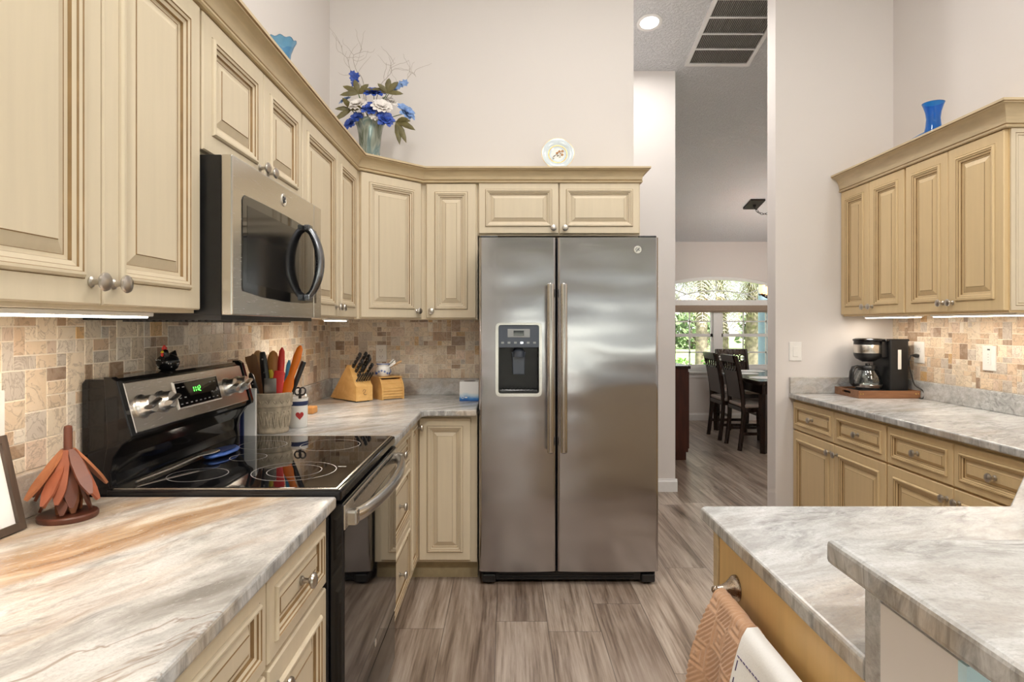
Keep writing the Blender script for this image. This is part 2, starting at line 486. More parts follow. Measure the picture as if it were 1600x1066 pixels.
    def mesh(s, name, mats, off=(0, 0, 0), smooth=35, recalc=True):
        me = bpy.data.meshes.new(name)
        o = Vector(off)
        me.from_pydata([tuple(v - o) for v in s.v], [], s.f)
        for m in mats: me.materials.append(MATS[m])
        me.polygons.foreach_set('material_index', s.m)
        if recalc:
            b = bmesh.new(); b.from_mesh(me); bmesh.ops.recalc_face_normals(b, faces=b.faces); b.to_mesh(me); b.free()
        if smooth:
            me.set_sharp_from_angle(angle=math.radians(smooth))
            me.polygons.foreach_set('use_smooth', [i not in s.flat for i in range(len(me.polygons))])
        me.update(); return me

ORG = {}
def thing(name, label, cat, loc=(0, 0, 0), rz=0.0, group=None):
    o = bpy.data.objects.new(name, None); COL.objects.link(o)
    o.empty_display_size = .05
    o.location = loc; o.rotation_euler = (0, 0, rz)
    o['label'] = label; o['category'] = cat
    if group: o['group'] = group
    ORG[o.name] = Vector(loc) if rz == 0 else Vector((0, 0, 0))
    return o
def part(name, mb, mats, parent, label=None, smooth=35, recalc=True):
    if isinstance(mats, str): mats = [mats]
    off = ORG[parent.name]
    o = bpy.data.objects.new(name, mb.mesh(name, mats, off, smooth, recalc)); COL.objects.link(o)
    o.parent = parent
    ORG[o.name] = off
    if label: o['label'] = label
    return o
def single(name, mb, mats, label, cat, loc=(0, 0, 0), group=None, smooth=35, recalc=True, kind=None):
    if isinstance(mats, str): mats = [mats]
    o = bpy.data.objects.new(name, mb.mesh(name, mats, loc, smooth, recalc)); COL.objects.link(o)
    o.location = loc; ORG[o.name] = Vector(loc)
    o['label'] = label; o['category'] = cat
    if group: o['group'] = group
    if kind: o['kind'] = kind
    return o
def struct(name, mb, mats, parent=None, smooth=35, label=None):
    if isinstance(mats, str): mats = [mats]
    o = bpy.data.objects.new(name, mb.mesh(name, mats, (0, 0, 0), smooth)); COL.objects.link(o)
    ORG[o.name] = Vector((0, 0, 0))
    if parent: o.parent = parent
    else: o['kind'] = 'structure'
    if label: o['label'] = label
    return o
def copy_tree(o, parent=None):
    c = o.copy(); COL.objects.link(c)
    if parent: c.parent = parent
    for ch in list(o.children): copy_tree(ch, c)
    return c

# ------------------------------------------------------------------ room shell
XL, XR, YB, YF = -1.08, 2.43, 3.80, 3.88       # left wall, right wall, back wall, facing wall
YD, XD, YR = 8.48, 5.2, -5.0                    # dining window wall, far east wall, rear wall
def wall_yz(name, x0, x1, y0, y1, cuts=()):
    """wall block between x0 and x1 following the sloped ceiling; cuts = (ya, yb, za, zb) window openings"""
    mb = MB()
    ys = sorted({y0, y1} | {c[0] for c in cuts} | {c[1] for c in cuts} | ({0.0} if y0 < 0 < y1 else set()))
    for a, b in zip(ys, ys[1:]):
        hit = [c for c in cuts if c[0] <= a + 1e-6 and b <= c[1] + 1e-6]
        zt = (ceil_z(a) + .01, ceil_z(b) + .01)
        if hit:
            if hit[0][2] > 0: mb.box((x0, a, 0), (x1, b, hit[0][2]))
            mb.prism([(a, hit[0][3]), (b, hit[0][3]), (b, zt[1]), (a, zt[0])], x0, x1, 'x')
        else:
            mb.prism([(a, 0), (b, 0), (b, zt[1]), (a, zt[0])], x0, x1, 'x')
    return struct(name, mb, 'wall_paint', smooth=0)
struct('floor', MB().box((-1.3, YR - .15, -.1), (XD + .15, YD + .12, 0)), 'floor_planks', smooth=0)
mb = MB()
mb.prism([(YR - .15, ceil_z(YR - .15)), (0, ceil_z(0)), (YD + .12, ceil_z(YD + .12)), (YD + .12, ceil_z(YD + .12) + .15), (0, ceil_z(0) + .15), (YR - .15, ceil_z(YR - .15) + .15)], -1.3, XD + .15, 'x')
struct('ceiling', mb, 'ceiling_paint', smooth=0)
wall_yz('wall_left', XL - .12, XL, YR - .1, YB + .02)
wall_yz('wall_back', XL - .12, .786, YB, 4.9)
wall_yz('wall_hall', .70, 1.335, 4.87, YD + .1)
wall_yz('wall_right', XR, XD + .1, .2, YF)
wall_yz('wall_facing', 1.692, XD + .1, YF, 4.0)
wall_yz('wall_east', XD, XD + .12, YR - .1, YD + .1, [(-4.2, -.6, .35, 2.3)])
mb = MB()
zt = ceil_z(YR)
mb.box((XL, YR - .1, 0), (-.4, YR, zt)); mb.box((4.6, YR - .1, 0), (XD, YR, zt)); mb.box((-.4, YR - .1, 2.15), (4.6, YR, zt))
struct('wall_rear', mb, 'wall_paint', smooth=0)
# dining wall with the arched double window
WX0, WX1, WZ0, WZS, WZT = 1.86, 3.96, .675, 1.62, 1.97
WC = (WX0 + WX1) / 2
mb = MB()
zt = ceil_z(YD) + .01
mb.box((1.3, YD, 0), (WX0, YD + .14, zt)); mb.box((WX1, YD, 0), (XD, YD + .14, zt)); mb.box((WX0, YD, 0), (WX1, YD + .14, WZ0))
def arch(k, n=24, rx=(WX1 - WX0) / 2, rz=WZT - WZS, c=WC, z=WZS):
    a = PI - PI * k / n
    return (c + rx * math.cos(a), z + rz * math.sin(a))
for k in range(24):
    p, q = arch(k), arch(k + 1)
    mb.prism([p, q, (q[0], zt), (p[0], zt)], YD, YD + .14, 'y')
struct('wall_dining', mb, 'wall_paint', smooth=0)
# baseboards
def baseboard(name, pts, h=.10, t=.014, closed=False):
    mb = MB()
    for (a, b) in zip(pts, pts[1:]):
        a = Vector((*a, 0)); b = Vector((*b, 0)); d = (b - a).normalized(); n = Vector((d.y, -d.x, 0))
        prof = [(0, 0), (t, 0), (t, h * .78), (t * .6, h * .9), (t * .5, h), (0, h)]
        vs = [a - d * 0 + n * q + V(0, 0, z) for q, z in prof] + [b + d * 0 + n * q + V(0, 0, z) for q, z in prof]
        m = len(prof)
        mb.add(vs, [list(range(m)), list(range(m, 2 * m))[::-1]] + [[i, (i + 1) % m, m + (i + 1) % m, m + i] for i in range(m)])
    return struct(name, mb, 'trim_white', smooth=0)
baseboard('baseboard_hall', [(.786, 4.87), (1.349, 4.87), (1.349, 4.87)][:2])
baseboard('baseboard_hall_side', [(1.335, 4.87), (1.335, YD)])
baseboard('baseboard_dining', [(1.35, YD), (XD, YD)])
baseboard('baseboard_back', [(.786, YB), (.786, 4.87)])
baseboard('baseboard_facing', [(1.692, 4.0), (1.692, YF)])

# dining window: frame, mullion, sashes with muntins, glass, stool, roller shade
w1 = MB()
yw0, yw1 = YD + .03, YD + .10
w1.box((WX0, yw0, WZ0), (WX0 + .05, yw1, WZS)); w1.box((WX1 - .05, yw0, WZ0), (WX1, yw1, WZS))
w1.box((WX0, yw0, WZ0), (WX1, yw1, WZ0 + .05)); w1.box((WC - .055, yw0 - .01, WZ0), (WC + .055, yw1, WZS - .051)); w1.box((WX0, yw0 - .01, WZS - .05), (WX1, yw1, WZS + .03))
for k in range(24):
    p, q = arch(k), arch(k + 1); s_ = .93
    i = (WC + (p[0] - WC) * .955, WZS + (p[1] - WZS) * .87); j = (WC + (q[0] - WC) * .955, WZS + (q[1] - WZS) * .87)
    w1.prism([i, j, q, p], yw0 - .01, yw1, 'y')
win1 = struct('window_1', w1, 'trim_white', smooth=0, label='arched double window with white grilles in the dining room')
win1['category'] = 'window'
for cx0, cx1 in ((WX0 + .05, WC - .055), (WC + .055, WX1 - .05)):
    sash = MB(); mid = 1.165
    zb, zt_ = WZ0 + .05, WZS - .05
    for (a, b, c, d) in ((cx0, cx0 + .03, zb, zt_), (cx1 - .03, cx1, zb, zt_), (cx0, cx1, zb, zb + .035), (cx0, cx1, zt_ - .03, zt_), (cx0, cx1, mid - .022, mid + .022)):
        sash.box((a, yw0 + .02, c), (b, yw0 + .05, d))
    for k in (1, 2):
        x = cx0 + (cx1 - cx0) * k / 3; sash.box((x - .009, yw0 + .03, zb), (x + .009, yw0 + .045, zt_))
    for z in (1.165 - .235, 1.165 + .19): sash.box((cx0, yw0 + .03, z - .009), (cx1, yw0 + .045, z + .009))
    struct('sash', sash, 'trim_white', win1, smooth=0)
    struct('glass_pane', MB().box((cx0, yw0 + .036, zb), (cx1, yw0 + .040, zt_)), 'window_glass', win1, smooth=0)
g = MB()
g.prism([(WC + (arch(k)[0] - WC) * .96, WZS + (arch(k)[1] - WZS) * .9) for k in range(25)], yw0 + .036, yw0 + .040, 'y')
struct('arch_pane', g, 'window_glass', win1, smooth=0)
g = MB()
g.tube([(WC + (arch(k)[0] - WC) * .55, yw0 + .038, WZS + (arch(k)[1] - WZS) * .45) for k in range(25)], .008, 6)
for a in (45, 90, 135):
    c_, s_ = math.cos(math.radians(a)), math.sin(math.radians(a))
    g.tube([(WC + .55 * c_ * 1.05, yw0 + .038, WZS + .45 * s_ * .35), (WC + .95 * c_ * 1.05, yw0 + .038, WZS + .88 * s_ * .35)], .008, 6)
struct('arch_muntin', g, 'trim_white', win1)
struct('sill', MB().box((WX0 - .04, YD - .05, WZ0 - .03), (WX1 + .04, YD + .05, WZ0), bev=.006), 'trim_white', win1)
struct('sill_apron', MB().box((WX0, YD - .012, WZ0 - .09), (WX1, YD, WZ0 - .03)), 'trim_white', win1, smooth=0)
sh = MB(); sh.box((WX0 + .01, YD - .03, 1.495), (WX1 - .01, YD + .02, 1.575), bev=.008)
rs = thing('roller_shade', 'rolled up brown shade below the arched transom of the dining window', 'window shade', (WC, YD, 1.49))
part('cassette', sh, 'roller_shade', rs)
part('hem_bar', MB().box((WX0 + .03, YD - .012, 1.478), (WX1 - .03, YD + .004, 1.494), bev=.003), 'roller_shade', rs)

# family room glazing behind the camera
d1 = MB()
for x in (-.4, .8, 2.1, 3.35, 4.55): d1.box((x, YR - .08, 0), (x + .05, YR - .03, 2.15))
d1.box((-.4, YR - .08, 2.10), (4.6, YR - .03, 2.15)); d1.box((-.4, YR - .08, 0), (4.6, YR - .03, .05))
dr = struct('door_1', d1, 'trim_white', smooth=0)
struct('glass_pane', MB().box((-.38, YR - .058, .05), (4.58, YR - .052, 2.10)), 'window_glass', dr, smooth=0)
d1 = MB()
for y in (-4.2, -2.43, -.65): d1.box((XD + .03, y, .35), (XD + .09, y + .05, 2.3))
d1.box((XD + .03, -4.2, .35), (XD + .09, -.6, .4)); d1.box((XD + .03, -4.2, 2.25), (XD + .09, -.6, 2.3))
w2 = struct('window_2', d1, 'trim_white', smooth=0)
struct('glass_pane', MB().box((XD + .058, -4.15, .4), (XD + .062, -.65, 2.25)), 'window_glass', w2, smooth=0)

# ------------------------------------------------------------------ cabinets
DOOR_PROF = lambda s: [(0, 0, 0), (0, .015, 0), (.003, .019, 0), (.046 * s, .019, 0), (.0475 * s, .0172, 1), (.049 * s, .0225, 0), (.053 * s, .0262, 0), (.058 * s, .0262, 0),
    (.0595 * s, .0238, 1), (.066 * s, .0222, 0), (.0675 * s, .0185, 1), (.076 * s, .0160, 0), (.0775 * s, .0095, 1), (.085 * s, .0085, 0), (.0865 * s, .0075, 1),
    (.108 * s, .0150, 0), (.1085 * s, .0150, 0), (.110 * s, .0172, 1)]
DOOR_MATS = ['cabinet_paint', 'cabinet_glaze']
Z = Vector((0, 0, 1))
KNOB_PROF = [(.010, 0), (.010, .003), (.006, .006), (.0052, .015), (.007, .019), (.014, .022), (.0175, .026), (.0165, .030), (.011, .0335), (.0, .0345)]
def knob(parent, p, n):
    k = MB().lathe(KNOB_PROF, p, n, 20, caps=False)
    return part('knob', k, 'nickel', parent, smooth=40)
def front(parent, name, o, u, n, W, H, kn=None, s=1.0, mats=DOOR_MATS):
    """raised panel door or drawer front; o = lower corner on the carcass face, kn = knob at (along u, up)"""
    o = Vector(o); u = Vector(u); n = Vector(n)
    d = part(name, MB().rings(o, u, Z, n, W, H, DOOR_PROF(s)), mats, parent, smooth=0)
    if kn: knob(d, o + u * kn[0] + Z * kn[1] + n * .0185, n)
    return d
G = .0025
CAB = 'cream glazed kitchen cabinets'
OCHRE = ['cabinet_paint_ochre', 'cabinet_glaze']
# --- left wall cabinets (face plane x = -.78, doors to -.76)
XF = -.779
def upper_left(label, y0, y1, z0, z1, knobs_low=True, split=None):
    t = thing('wall_cabinet', label, 'cabinet', (-.93, (y0 + y1) / 2, z0), 0, 'cream wall cabinets')
    part('body', MB().box((XL, y0 + .0008, z0), (XF, y1 - .0008, z1)), 'cabinet_paint', t, smooth=0)
    ym = (y0 + y1) / 2 if split is None else split
    zd0, zd1 = z0 + .008, z1 - .012
    kz = .042
    front(t, 'door', (XF, y0 + .006, zd0), (0, 1, 0), (1, 0, 0), ym - y0 - .006 - G, zd1 - zd0, (ym - y0 - .006 - G - .03, kz))
    front(t, 'door', (XF, ym + G, zd0), (0, 1, 0), (1, 0, 0), y1 - ym - .006 - G, zd1 - zd0, (.03, kz))
    return t
ZU0, ZU1 = 1.343, 2.117
upper_left('tall cream two-door wall cabinet at the left edge, beside the microwave', .77, 1.547, ZU0, ZU1, split=1.167)
upper_left('short cream two-door wall cabinet directly above the microwave', 1.549, 2.312, 1.748, ZU1, split=1.945)
upper_left('tall cream two-door wall cabinet on the left wall between microwave and corner', 2.314, 3.178, ZU0, ZU1, split=2.80)
# diagonal corner cabinet
pA, pB = V(-.752, 3.18, 0), V(-.462, 3.470, 0)
t = thing('corner_wall_cabinet', 'cream diagonal corner wall cabinet below the flower vase', 'cabinet', (-.8, 3.5, ZU0), 0, 'cream wall cabinets')
ud = (pB - pA).normalized(); nd = V(ud.y, -ud.x, 0); Ld = (pB - pA).length
a2, b2 = pA - nd * .020, pB - nd * .020
part('body', MB().prism([(XL, 3.18), (a2.x, 3.18 + .0), (a2.x, a2.y), (b2.x, b2.y), (b2.x, YB), (XL, YB)], ZU0, ZU1, 'z'), 'cabinet_paint', t, smooth=0)
front(t, 'door', a2 + ud * .012 + V(0, 0, ZU0 + .008), ud, nd, Ld - .024, ZU1 - ZU0 - .02, (Ld - .024 - .03, .038))
# back wall upper, single door
YFc = 3.489
t = thing('wall_cabinet', 'narrow cream single-door wall cabinet between corner cabinet and refrigerator', 'cabinet', (-.3, 3.64, ZU0), 0, 'cream wall cabinets')
part('body', MB().box((b2.x + .0008, YFc, ZU0), (-.158, YB, ZU1)), 'cabinet_paint', t, smooth=0)
front(t, 'door', (-.445, YFc, ZU0 + .008), (1, 0, 0), (0, -1, 0), .279, ZU1 - ZU0 - .02, (.03, .038))
# over the fridge
t = thing('wall_cabinet', 'wide short cream two-door cabinet above the refrigerator', 'cabinet', (.3, 3.64, 1.82), 0, 'cream wall cabinets')
part('body', MB().box((-.157, YFc, 1.815), (.757, YB, ZU1)), 'cabinet_paint', t, smooth=0)
front(t, 'door', (-.151, YFc, 1.825), (1, 0, 0), (0, -1, 0), .448, .285, (.448 - .03, .028), .8)
front(t, 'door', (.302, YFc, 1.825), (1, 0, 0), (0, -1, 0), .449, .285, (.03, .028), .8)

def sweep(mb, path, prof, closed_ends=True, mats=None):
    """profile (out, z) swept along a plan path with mitred corners; out is to the right of travel"""
    P = [Vector((p[0], p[1], 0)) for p in path]; n = len(P); rings = []
    for i, p in enumerate(P):
        ds = []
        if i > 0: ds.append((P[i] - P[i - 1]).normalized())
        if i < n - 1: ds.append((P[i + 1] - P[i]).normalized())
        ns = [V(d.y, -d.x, 0) for d in ds]
        if len(ns) == 1: m = ns[0]
        else:
            m = (ns[0] + ns[1]).normalized(); m = m / m.dot(ns[0])
        rings.append([p + m * o + V(0, 0, z) for o, z in prof])
    k = len(prof)
    b = len(mb.v)
    mb.add([v for r in rings for v in r], [])
    for i in range(n - 1):
        for j in range(k):
            j2 = (j + 1) % k
            mb.f.append([b + i * k + j, b + i * k + j2, b + (i + 1) * k + j2, b + (i + 1) * k + j]); mb.m.append(mats[j] if mats else 0)
    mb.f.append([b + j for j in range(k)]); mb.m.append(0)
    mb.f.append([b + (n - 1) * k + j for j in range(k)][::-1]); mb.m.append(0)
    return mb
def crown_prof(z0, z1, out=.05, back=-.012):
    h = z1 - z0
    pr = [(back, z0), (.006, z0), (.010, z0 + .004), (.010, z0 + .010), (.006, z0 + .014), (.007, z0 + .017)]
    for k in range(9):
        q = k / 8; pr.append((.008 + (out - .014) * (1 - math.cos(q * PI / 2)) ** .85, z0 + .018 + (h - .018 - .016) * math.sin(q * PI / 2) ** .95))
    pr += [(out - .005, z1 - .013), (out, z1 - .010), (out, z1), (back, z1)]
    mt = [0] * len(pr); mt[3] = 1; mt[4] = 1; mt[len(pr) - 4] = 1
    return pr, mt
CM = ['crown_paint', 'cabinet_glaze']
cz0, cz1 = 2.108, 2.19
pr, mt = crown_prof(cz0, cz1, .048)
t = thing('crown_molding', 'cream crown molding along the top of the left and back wall cabinets', 'molding', (-.76, 3.0, cz0))
path = [(-.760, .77), (-.760, 3.176), (-.4625, 3.469), (.757, 3.469), (.757, YB - .001)]
part('molding', sweep(MB(), path, pr, mats=mt), CM, t, smooth=30)
part('top_board', MB().prism([(XL + .001, .77), (-.772, .77), (-.772, 3.183), (-.470, 3.482), (.745, 3.482), (.745, YB - .001), (XL + .001, YB - .001)], ZU1 + .001, cz1 - .004, 'z'), 'cabinet_paint', t, smooth=0)

# --- right wall cabinets
XRF = 2.117
def upper_right(label, y0, y1, ysplit):
    t = thing('wall_cabinet', label, 'cabinet', (2.27, (y0 + y1) / 2, 1.375), 0, 'cream wall cabinets')
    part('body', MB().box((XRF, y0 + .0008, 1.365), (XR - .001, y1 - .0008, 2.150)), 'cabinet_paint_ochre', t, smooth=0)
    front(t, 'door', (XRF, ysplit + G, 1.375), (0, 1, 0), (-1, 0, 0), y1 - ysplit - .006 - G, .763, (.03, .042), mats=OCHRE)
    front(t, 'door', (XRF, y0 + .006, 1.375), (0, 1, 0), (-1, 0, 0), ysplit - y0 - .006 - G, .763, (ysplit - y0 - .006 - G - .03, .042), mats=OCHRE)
    return t
upper_right('cream two-door wall cabinet above the coffee maker on the right wall', 3.255, 3.878, 3.574)
t = upper_right('nearer cream two-door wall cabinet on the right wall, with beaded end panel', 2.60, 3.253, 2.936)
ep = MB().rings((XRF + .002, 2.599, 1.375), (1, 0, 0), Z, (0, -1, 0), XR - XRF - .004, .763, [(0, 0, 0), (0, .006, 0), (.018, .006, 0), (.0195, .003, 1), (.021, .006, 0), (.028, .006, 0), (.0295, .003, 1), (.031, .005, 0)])
part('end_panel', ep, DOOR_MATS, t, smooth=0)
pr, mt = crown_prof(2.140, 2.245, .060)
t = thing('crown_molding', 'cream crown molding along the top of the right wall cabinets', 'molding', (2.1, 3.2, 2.14))
part('molding', sweep(MB(), [(XR - .001, 2.592), (2.098, 2.592), (2.098, YF - .001)][::-1], [(-o, z) for o, z in pr][::-1] if False else pr, mats=mt), CM, t, smooth=30)
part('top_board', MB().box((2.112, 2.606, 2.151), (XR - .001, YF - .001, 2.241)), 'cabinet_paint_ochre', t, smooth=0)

# --- base cabinets
ZC = .885            # counter top
ZB0, ZB1 = .10, .853
XBF = -.465          # carcass face, doors to -.445
def base_left(label, y0, y1, rows, name='base_cabinet', split=None):
    t = thing(name, label, 'cabinet', (-.75, (y0 + y1) / 2, 0), 0, 'cream base cabinets')
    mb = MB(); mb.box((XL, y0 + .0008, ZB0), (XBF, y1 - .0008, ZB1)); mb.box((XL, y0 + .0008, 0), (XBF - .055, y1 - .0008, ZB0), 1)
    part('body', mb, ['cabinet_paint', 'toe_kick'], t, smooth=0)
    for (kind, z0, z1) in rows:
        W = y1 - y0 - .012
        if kind == 'drawer': front(t, 'drawer', (XBF, y0 + .006, z0), (0, 1, 0), (1, 0, 0), W, z1 - z0, (W / 2, (z1 - z0) / 2), .62)
        else: front(t, 'door', (XBF, y0 + .006, z0), (0, 1, 0), (1, 0, 0), W, z1 - z0, (.04, z1 - z0 - .05), .95)
    return t
base_left('cream base cabinet with drawer over door, left against the oven', 1.16, 1.545, [('drawer', .672, .838), ('door', .115, .660)])
base_left('cream base cabinet with drawer in the near left foreground, under the near counter', .70, 1.158, [('drawer', .672, .838), ('door', .115, .660)])
base_left('cream base cabinet at the end of the near counter, mostly out of frame', .252, .698, [('drawer', .672, .838), ('door', .115, .660)])
base_left('cream base cabinet of three drawers on the far side of the oven', 2.315, 2.90, [('drawer', .690, .838), ('drawer', .415, .678), ('drawer', .115, .403)])
# corner base with two leaves
YBF = 3.165
t = thing('corner_base_cabinet', 'cream corner base cabinet with tall narrow door beside the refrigerator', 'cabinet', (-.6, 3.4, 0), 0, 'cream base cabinets')
mb = MB(); mb.prism([(XL + .002, 2.902), (XBF, 2.902), (XBF, YBF), (-.145, YBF), (-.145, YB - .002), (XL + .002, YB - .002)], ZB0, ZB1, 'z')
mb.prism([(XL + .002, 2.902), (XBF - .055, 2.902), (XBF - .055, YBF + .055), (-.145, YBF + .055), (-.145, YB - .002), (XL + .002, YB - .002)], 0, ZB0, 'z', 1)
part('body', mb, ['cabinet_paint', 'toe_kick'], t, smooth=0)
front(t, 'door', (XBF, 2.908, .115), (0, 1, 0), (1, 0, 0), .232, .723, (.196, .68), .62)
front(t, 'door', (-.440, YBF, .115), (1, 0, 0), (0, -1, 0), .262, .723, None, .85)
# --- right base run (face x = 1.82, doors to 1.80)
XRB = 1.818
def base_right(label, y0, y1, ym):
    t = thing('base_cabinet', label, 'cabinet', (2.1, (y0 + y1) / 2, 0), 0, 'cream base cabinets')
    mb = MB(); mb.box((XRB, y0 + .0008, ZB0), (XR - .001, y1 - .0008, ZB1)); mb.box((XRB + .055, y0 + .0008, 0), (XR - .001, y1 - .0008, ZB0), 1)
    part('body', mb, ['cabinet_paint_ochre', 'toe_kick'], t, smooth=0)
    for a, b, near in ((y0 + .006, ym - G, True), (ym + G, y1 - .006, False)):
        W = b - a
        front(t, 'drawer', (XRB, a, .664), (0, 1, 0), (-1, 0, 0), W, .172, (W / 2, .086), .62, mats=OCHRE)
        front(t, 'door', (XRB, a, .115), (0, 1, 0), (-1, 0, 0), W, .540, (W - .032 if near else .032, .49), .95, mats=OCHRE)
    return t
base_right('cream base cabinet with two drawers over doors, below the coffee maker', 2.925, 3.878, 3.392)
base_right('cream base cabinet with two drawers, nearer end of right counter by the peninsula', 2.06, 2.923, 2.487)
# --- peninsula cabinet
PX = .492
t = thing('peninsula_cabinet', 'honey coloured peninsula end cabinet carrying the towel bar', 'cabinet', (1.0, 1.1, 0))
mb = MB(); mb.prism([(PX, .80), (XR - .001, .80), (XR - .001, 2.055), (1.80, 2.055), (1.19, 1.44), (PX, 1.44)], ZB0, ZB1, 'z')
mb.prism([(PX + .0, .80), (XR - .001, .80), (XR - .001, 2.0), (1.83, 2.0), (1.2, 1.385), (PX + .0, 1.385)], 0, ZB0, 'z')
part('body', mb, ['cabinet_paint'], t, smooth=0)
part('end_panel', MB().box((PX - .006, .802, .0), (PX, 1.405, .850)), 'panel_honey', t, smooth=0)
part('corner_post', MB().box((PX - .010, 1.408, 0), (PX + .03, 1.438, .851), bev=.003), 'crown_paint', t)
# knee wall behind the bar
kw = MB(); kw.box((.462, .632, 0), (XR, .763, .972))
struct('wall_knee', kw, 'wall_paint', smooth=0)
struct('trim_1', MB().box((.462, .620, .0), (XR, .632, .972)), 'knee_wall_blue', smooth=0)

# --- countertops
def slab(poly, z0, z1, bev=.007):
    mb = MB().prism(poly, z0, z1, 'z', 0, bev, 3)
    for i, f in enumerate(mb.f):        # the honed, unpolished edge of the slab
        n = (mb.v[f[1]] - mb.v[f[0]]).cross(mb.v[f[2]] - mb.v[f[1]])
        if n.length and abs(n.normalized().z) < .45: mb.m[i] = 1
    return mb
t = thing('countertop', 'brown streaked stone countertop in the left foreground, before the stove', 'countertop', (-.75, .9, .853))
part('slab', slab([(XL, .25), (-.424, .25), (-.424, 1.547), (XL, 1.547)], .853, ZC), ['stone_warm', 'stone_edge'], t, smooth=30)
part('backsplash_lip', MB().box((XL + .0005, .25, ZC), (XL + .022, 1.547, ZC + .10), bev=.003), 'stone_warm', t, smooth=30)
t = thing('countertop', 'pinkish stone L-shaped countertop in the far left corner, holding the knife block', 'countertop', (-.75, 3.2, .853))
part('slab', slab([(XL, 2.313), (-.415, 2.313), (-.415, 3.07), (-.395, 3.10), (-.146, 3.10), (-.146, YB), (XL, YB)], .853, ZC), ['stone_rose', 'stone_edge'], t, smooth=30)
lp = MB(); lp.box((XL + .0005, 2.313, ZC), (XL + .022, YB - .0005, ZC + .10), bev=.003); lp.box((XL + .022, YB - .022, ZC), (-.146, YB - .0005, ZC + .10), bev=.003)
part('backsplash_lip', lp, 'stone_rose', t, smooth=30)
t = thing('countertop', 'grey stone countertop of the right wall and the peninsula in one L', 'countertop', (1.5, 1.8, .853))
part('slab', slab([(.460, .797), (XR - .001, .797), (XR - .001, YF - .001), (1.775, YF - .001), (1.775, 2.078), (1.195, 1.468), (.470, 1.468), (.460, 1.458)], .853, ZC), ['stone_grey', 'stone_edge'], t, smooth=30)
lp = MB(); lp.box((XR - .022, .80, ZC), (XR - .001, YF - .001, ZC + .10), bev=.003); lp.box((1.776, YF - .022, ZC), (XR - .022, YF - .001, ZC + .10), bev=.003)
part('backsplash_lip', lp, 'stone_grey', t, smooth=30)
part('riser', MB().box((.462, .764, ZC - .035), (XR - .023, .797, .980), bev=.002), 'stone_grey', t, smooth=30)
single('bar_top', slab([(.448, .44), (XR - .001, .44), (XR - .001, .862), (.448, .862)], .981, 1.017, .008), ['stone_bar', 'stone_edge'], 'raised grey stone bar top in the right foreground', 'countertop', (1.4, .65, .98), smooth=30)

# --- mosaic backsplashes: every tile its own bevelled slab over the grout bed
PAL = [(.82, .70, .55)] * 5 + [(.76, .61, .45)] * 4 + [(.66, .49, .34)] * 3 + [(.72, .56, .44)] * 2 + [(.62, .55, .48)] * 2 + [(.44, .29, .18), (.66, .42, .19), (.32, .21, .14), (.88, .80, .69), (.88, .80, .69)]
def mosaic(label, o, u, n, W, H, seed, cell=.0285, holes=(), tint=1.0):
    rr = random.Random(seed)
    nu, nv = int(math.ceil(W / cell)), int(math.ceil(H / cell))
    o = Vector(o); u = Vector(u); n = Vector(n)
    used = [[False] * nv for _ in range(nu)]
    verts = []; faces = []; cols = []; mi = []
    def quad(ps, c, m):
        b = len(verts); verts.extend(ps); faces.append((b, b + 1, b + 2, b + 3)); cols.append(c); mi.append(m)
    P = lambda a, b, h: o + u * a + Z * b + n * h
    quad([P(0, 0, .002), P(W, 0, .002), P(W, H, .002), P(0, H, .002)], (.7, .6, .5), 1)
    for i in range(nu):
        for j in range(nv):
            if used[i][j]: continue
            for a, b in rr.sample([(2, 3), (2, 2), (1, 2), (2, 1), (3, 2), (1, 1), (2, 2), (1, 2)], 8) + [(1, 1)]:
                if i + a <= nu and j + b <= nv and all(not used[i + p][j + q] for p in range(a) for q in range(b)): break
            for p in range(a):
                for q in range(b): used[i + p][j + q] = True
            g = .0013; e = .0009
            a0, a1 = i * cell + g, min((i + a) * cell, W) - g; b0, b1 = j * cell + g, min((j + b) * cell, H) - g
            if a1 - a0 < .004 or b1 - b0 < .004: continue
            c = rr.choice(PAL); k = rr.uniform(.88, 1.1) * tint; c = (min(1, c[0] * k), min(1, c[1] * k), min(1, c[2] * k))
            t0, t1 = .002, .0036 + rr.uniform(0, .0006)
            q = [(a0, b0), (a1, b0), (a1, b1), (a0, b1)]; qi = [(a0 + e, b0 + e), (a1 - e, b0 + e), (a1 - e, b1 - e), (a0 + e, b1 - e)]
            quad([P(*p, t1) for p in qi], c, 0)
            for s_ in range(4):
                s2 = (s_ + 1) % 4
                quad([P(*q[s_], t0), P(*q[s2], t0), P(*qi[s2], t1), P(*qi[s_], t1)], c, 0)
    me = bpy.data.meshes.new('tile_backsplash')
    me.from_pydata([tuple(v - o) for v in verts], [], faces)
    me.materials.append(MATS['mosaic_tile']); me.materials.append(MATS['grout'])
    me.polygons.foreach_set('material_index', mi)
    at = me.attributes.new('tile', 'FLOAT_COLOR', 'FACE')
    at.data.foreach_set('color', [x for c in cols for x in (*c, 1.0)])
    b = bmesh.new(); b.from_mesh(me)
    for f in b.faces:
        pass
    b.to_mesh(me); b.free()
    ob = bpy.data.objects.new('tile_backsplash', me); COL.objects.link(ob); ob.location = o
    ob['label'] = label; ob['category'] = 'backsplash'; ORG[ob.name] = o
    return ob
mosaic('beige stone mosaic backsplash on the left wall behind the stove', (XL, .25, ZC + .10), (0, 1, 0), (1, 0, 0), YB - .25, ZU0 + .03 - ZC - .10, 5, cell=.0325)
mosaic('beige stone mosaic backsplash on the back wall behind the knife block', (XL + .006, YB, ZC + .10), (1, 0, 0), (0, -1, 0), -.146 - XL - .006, ZU0 - ZC - .10, 8, tint=.95)
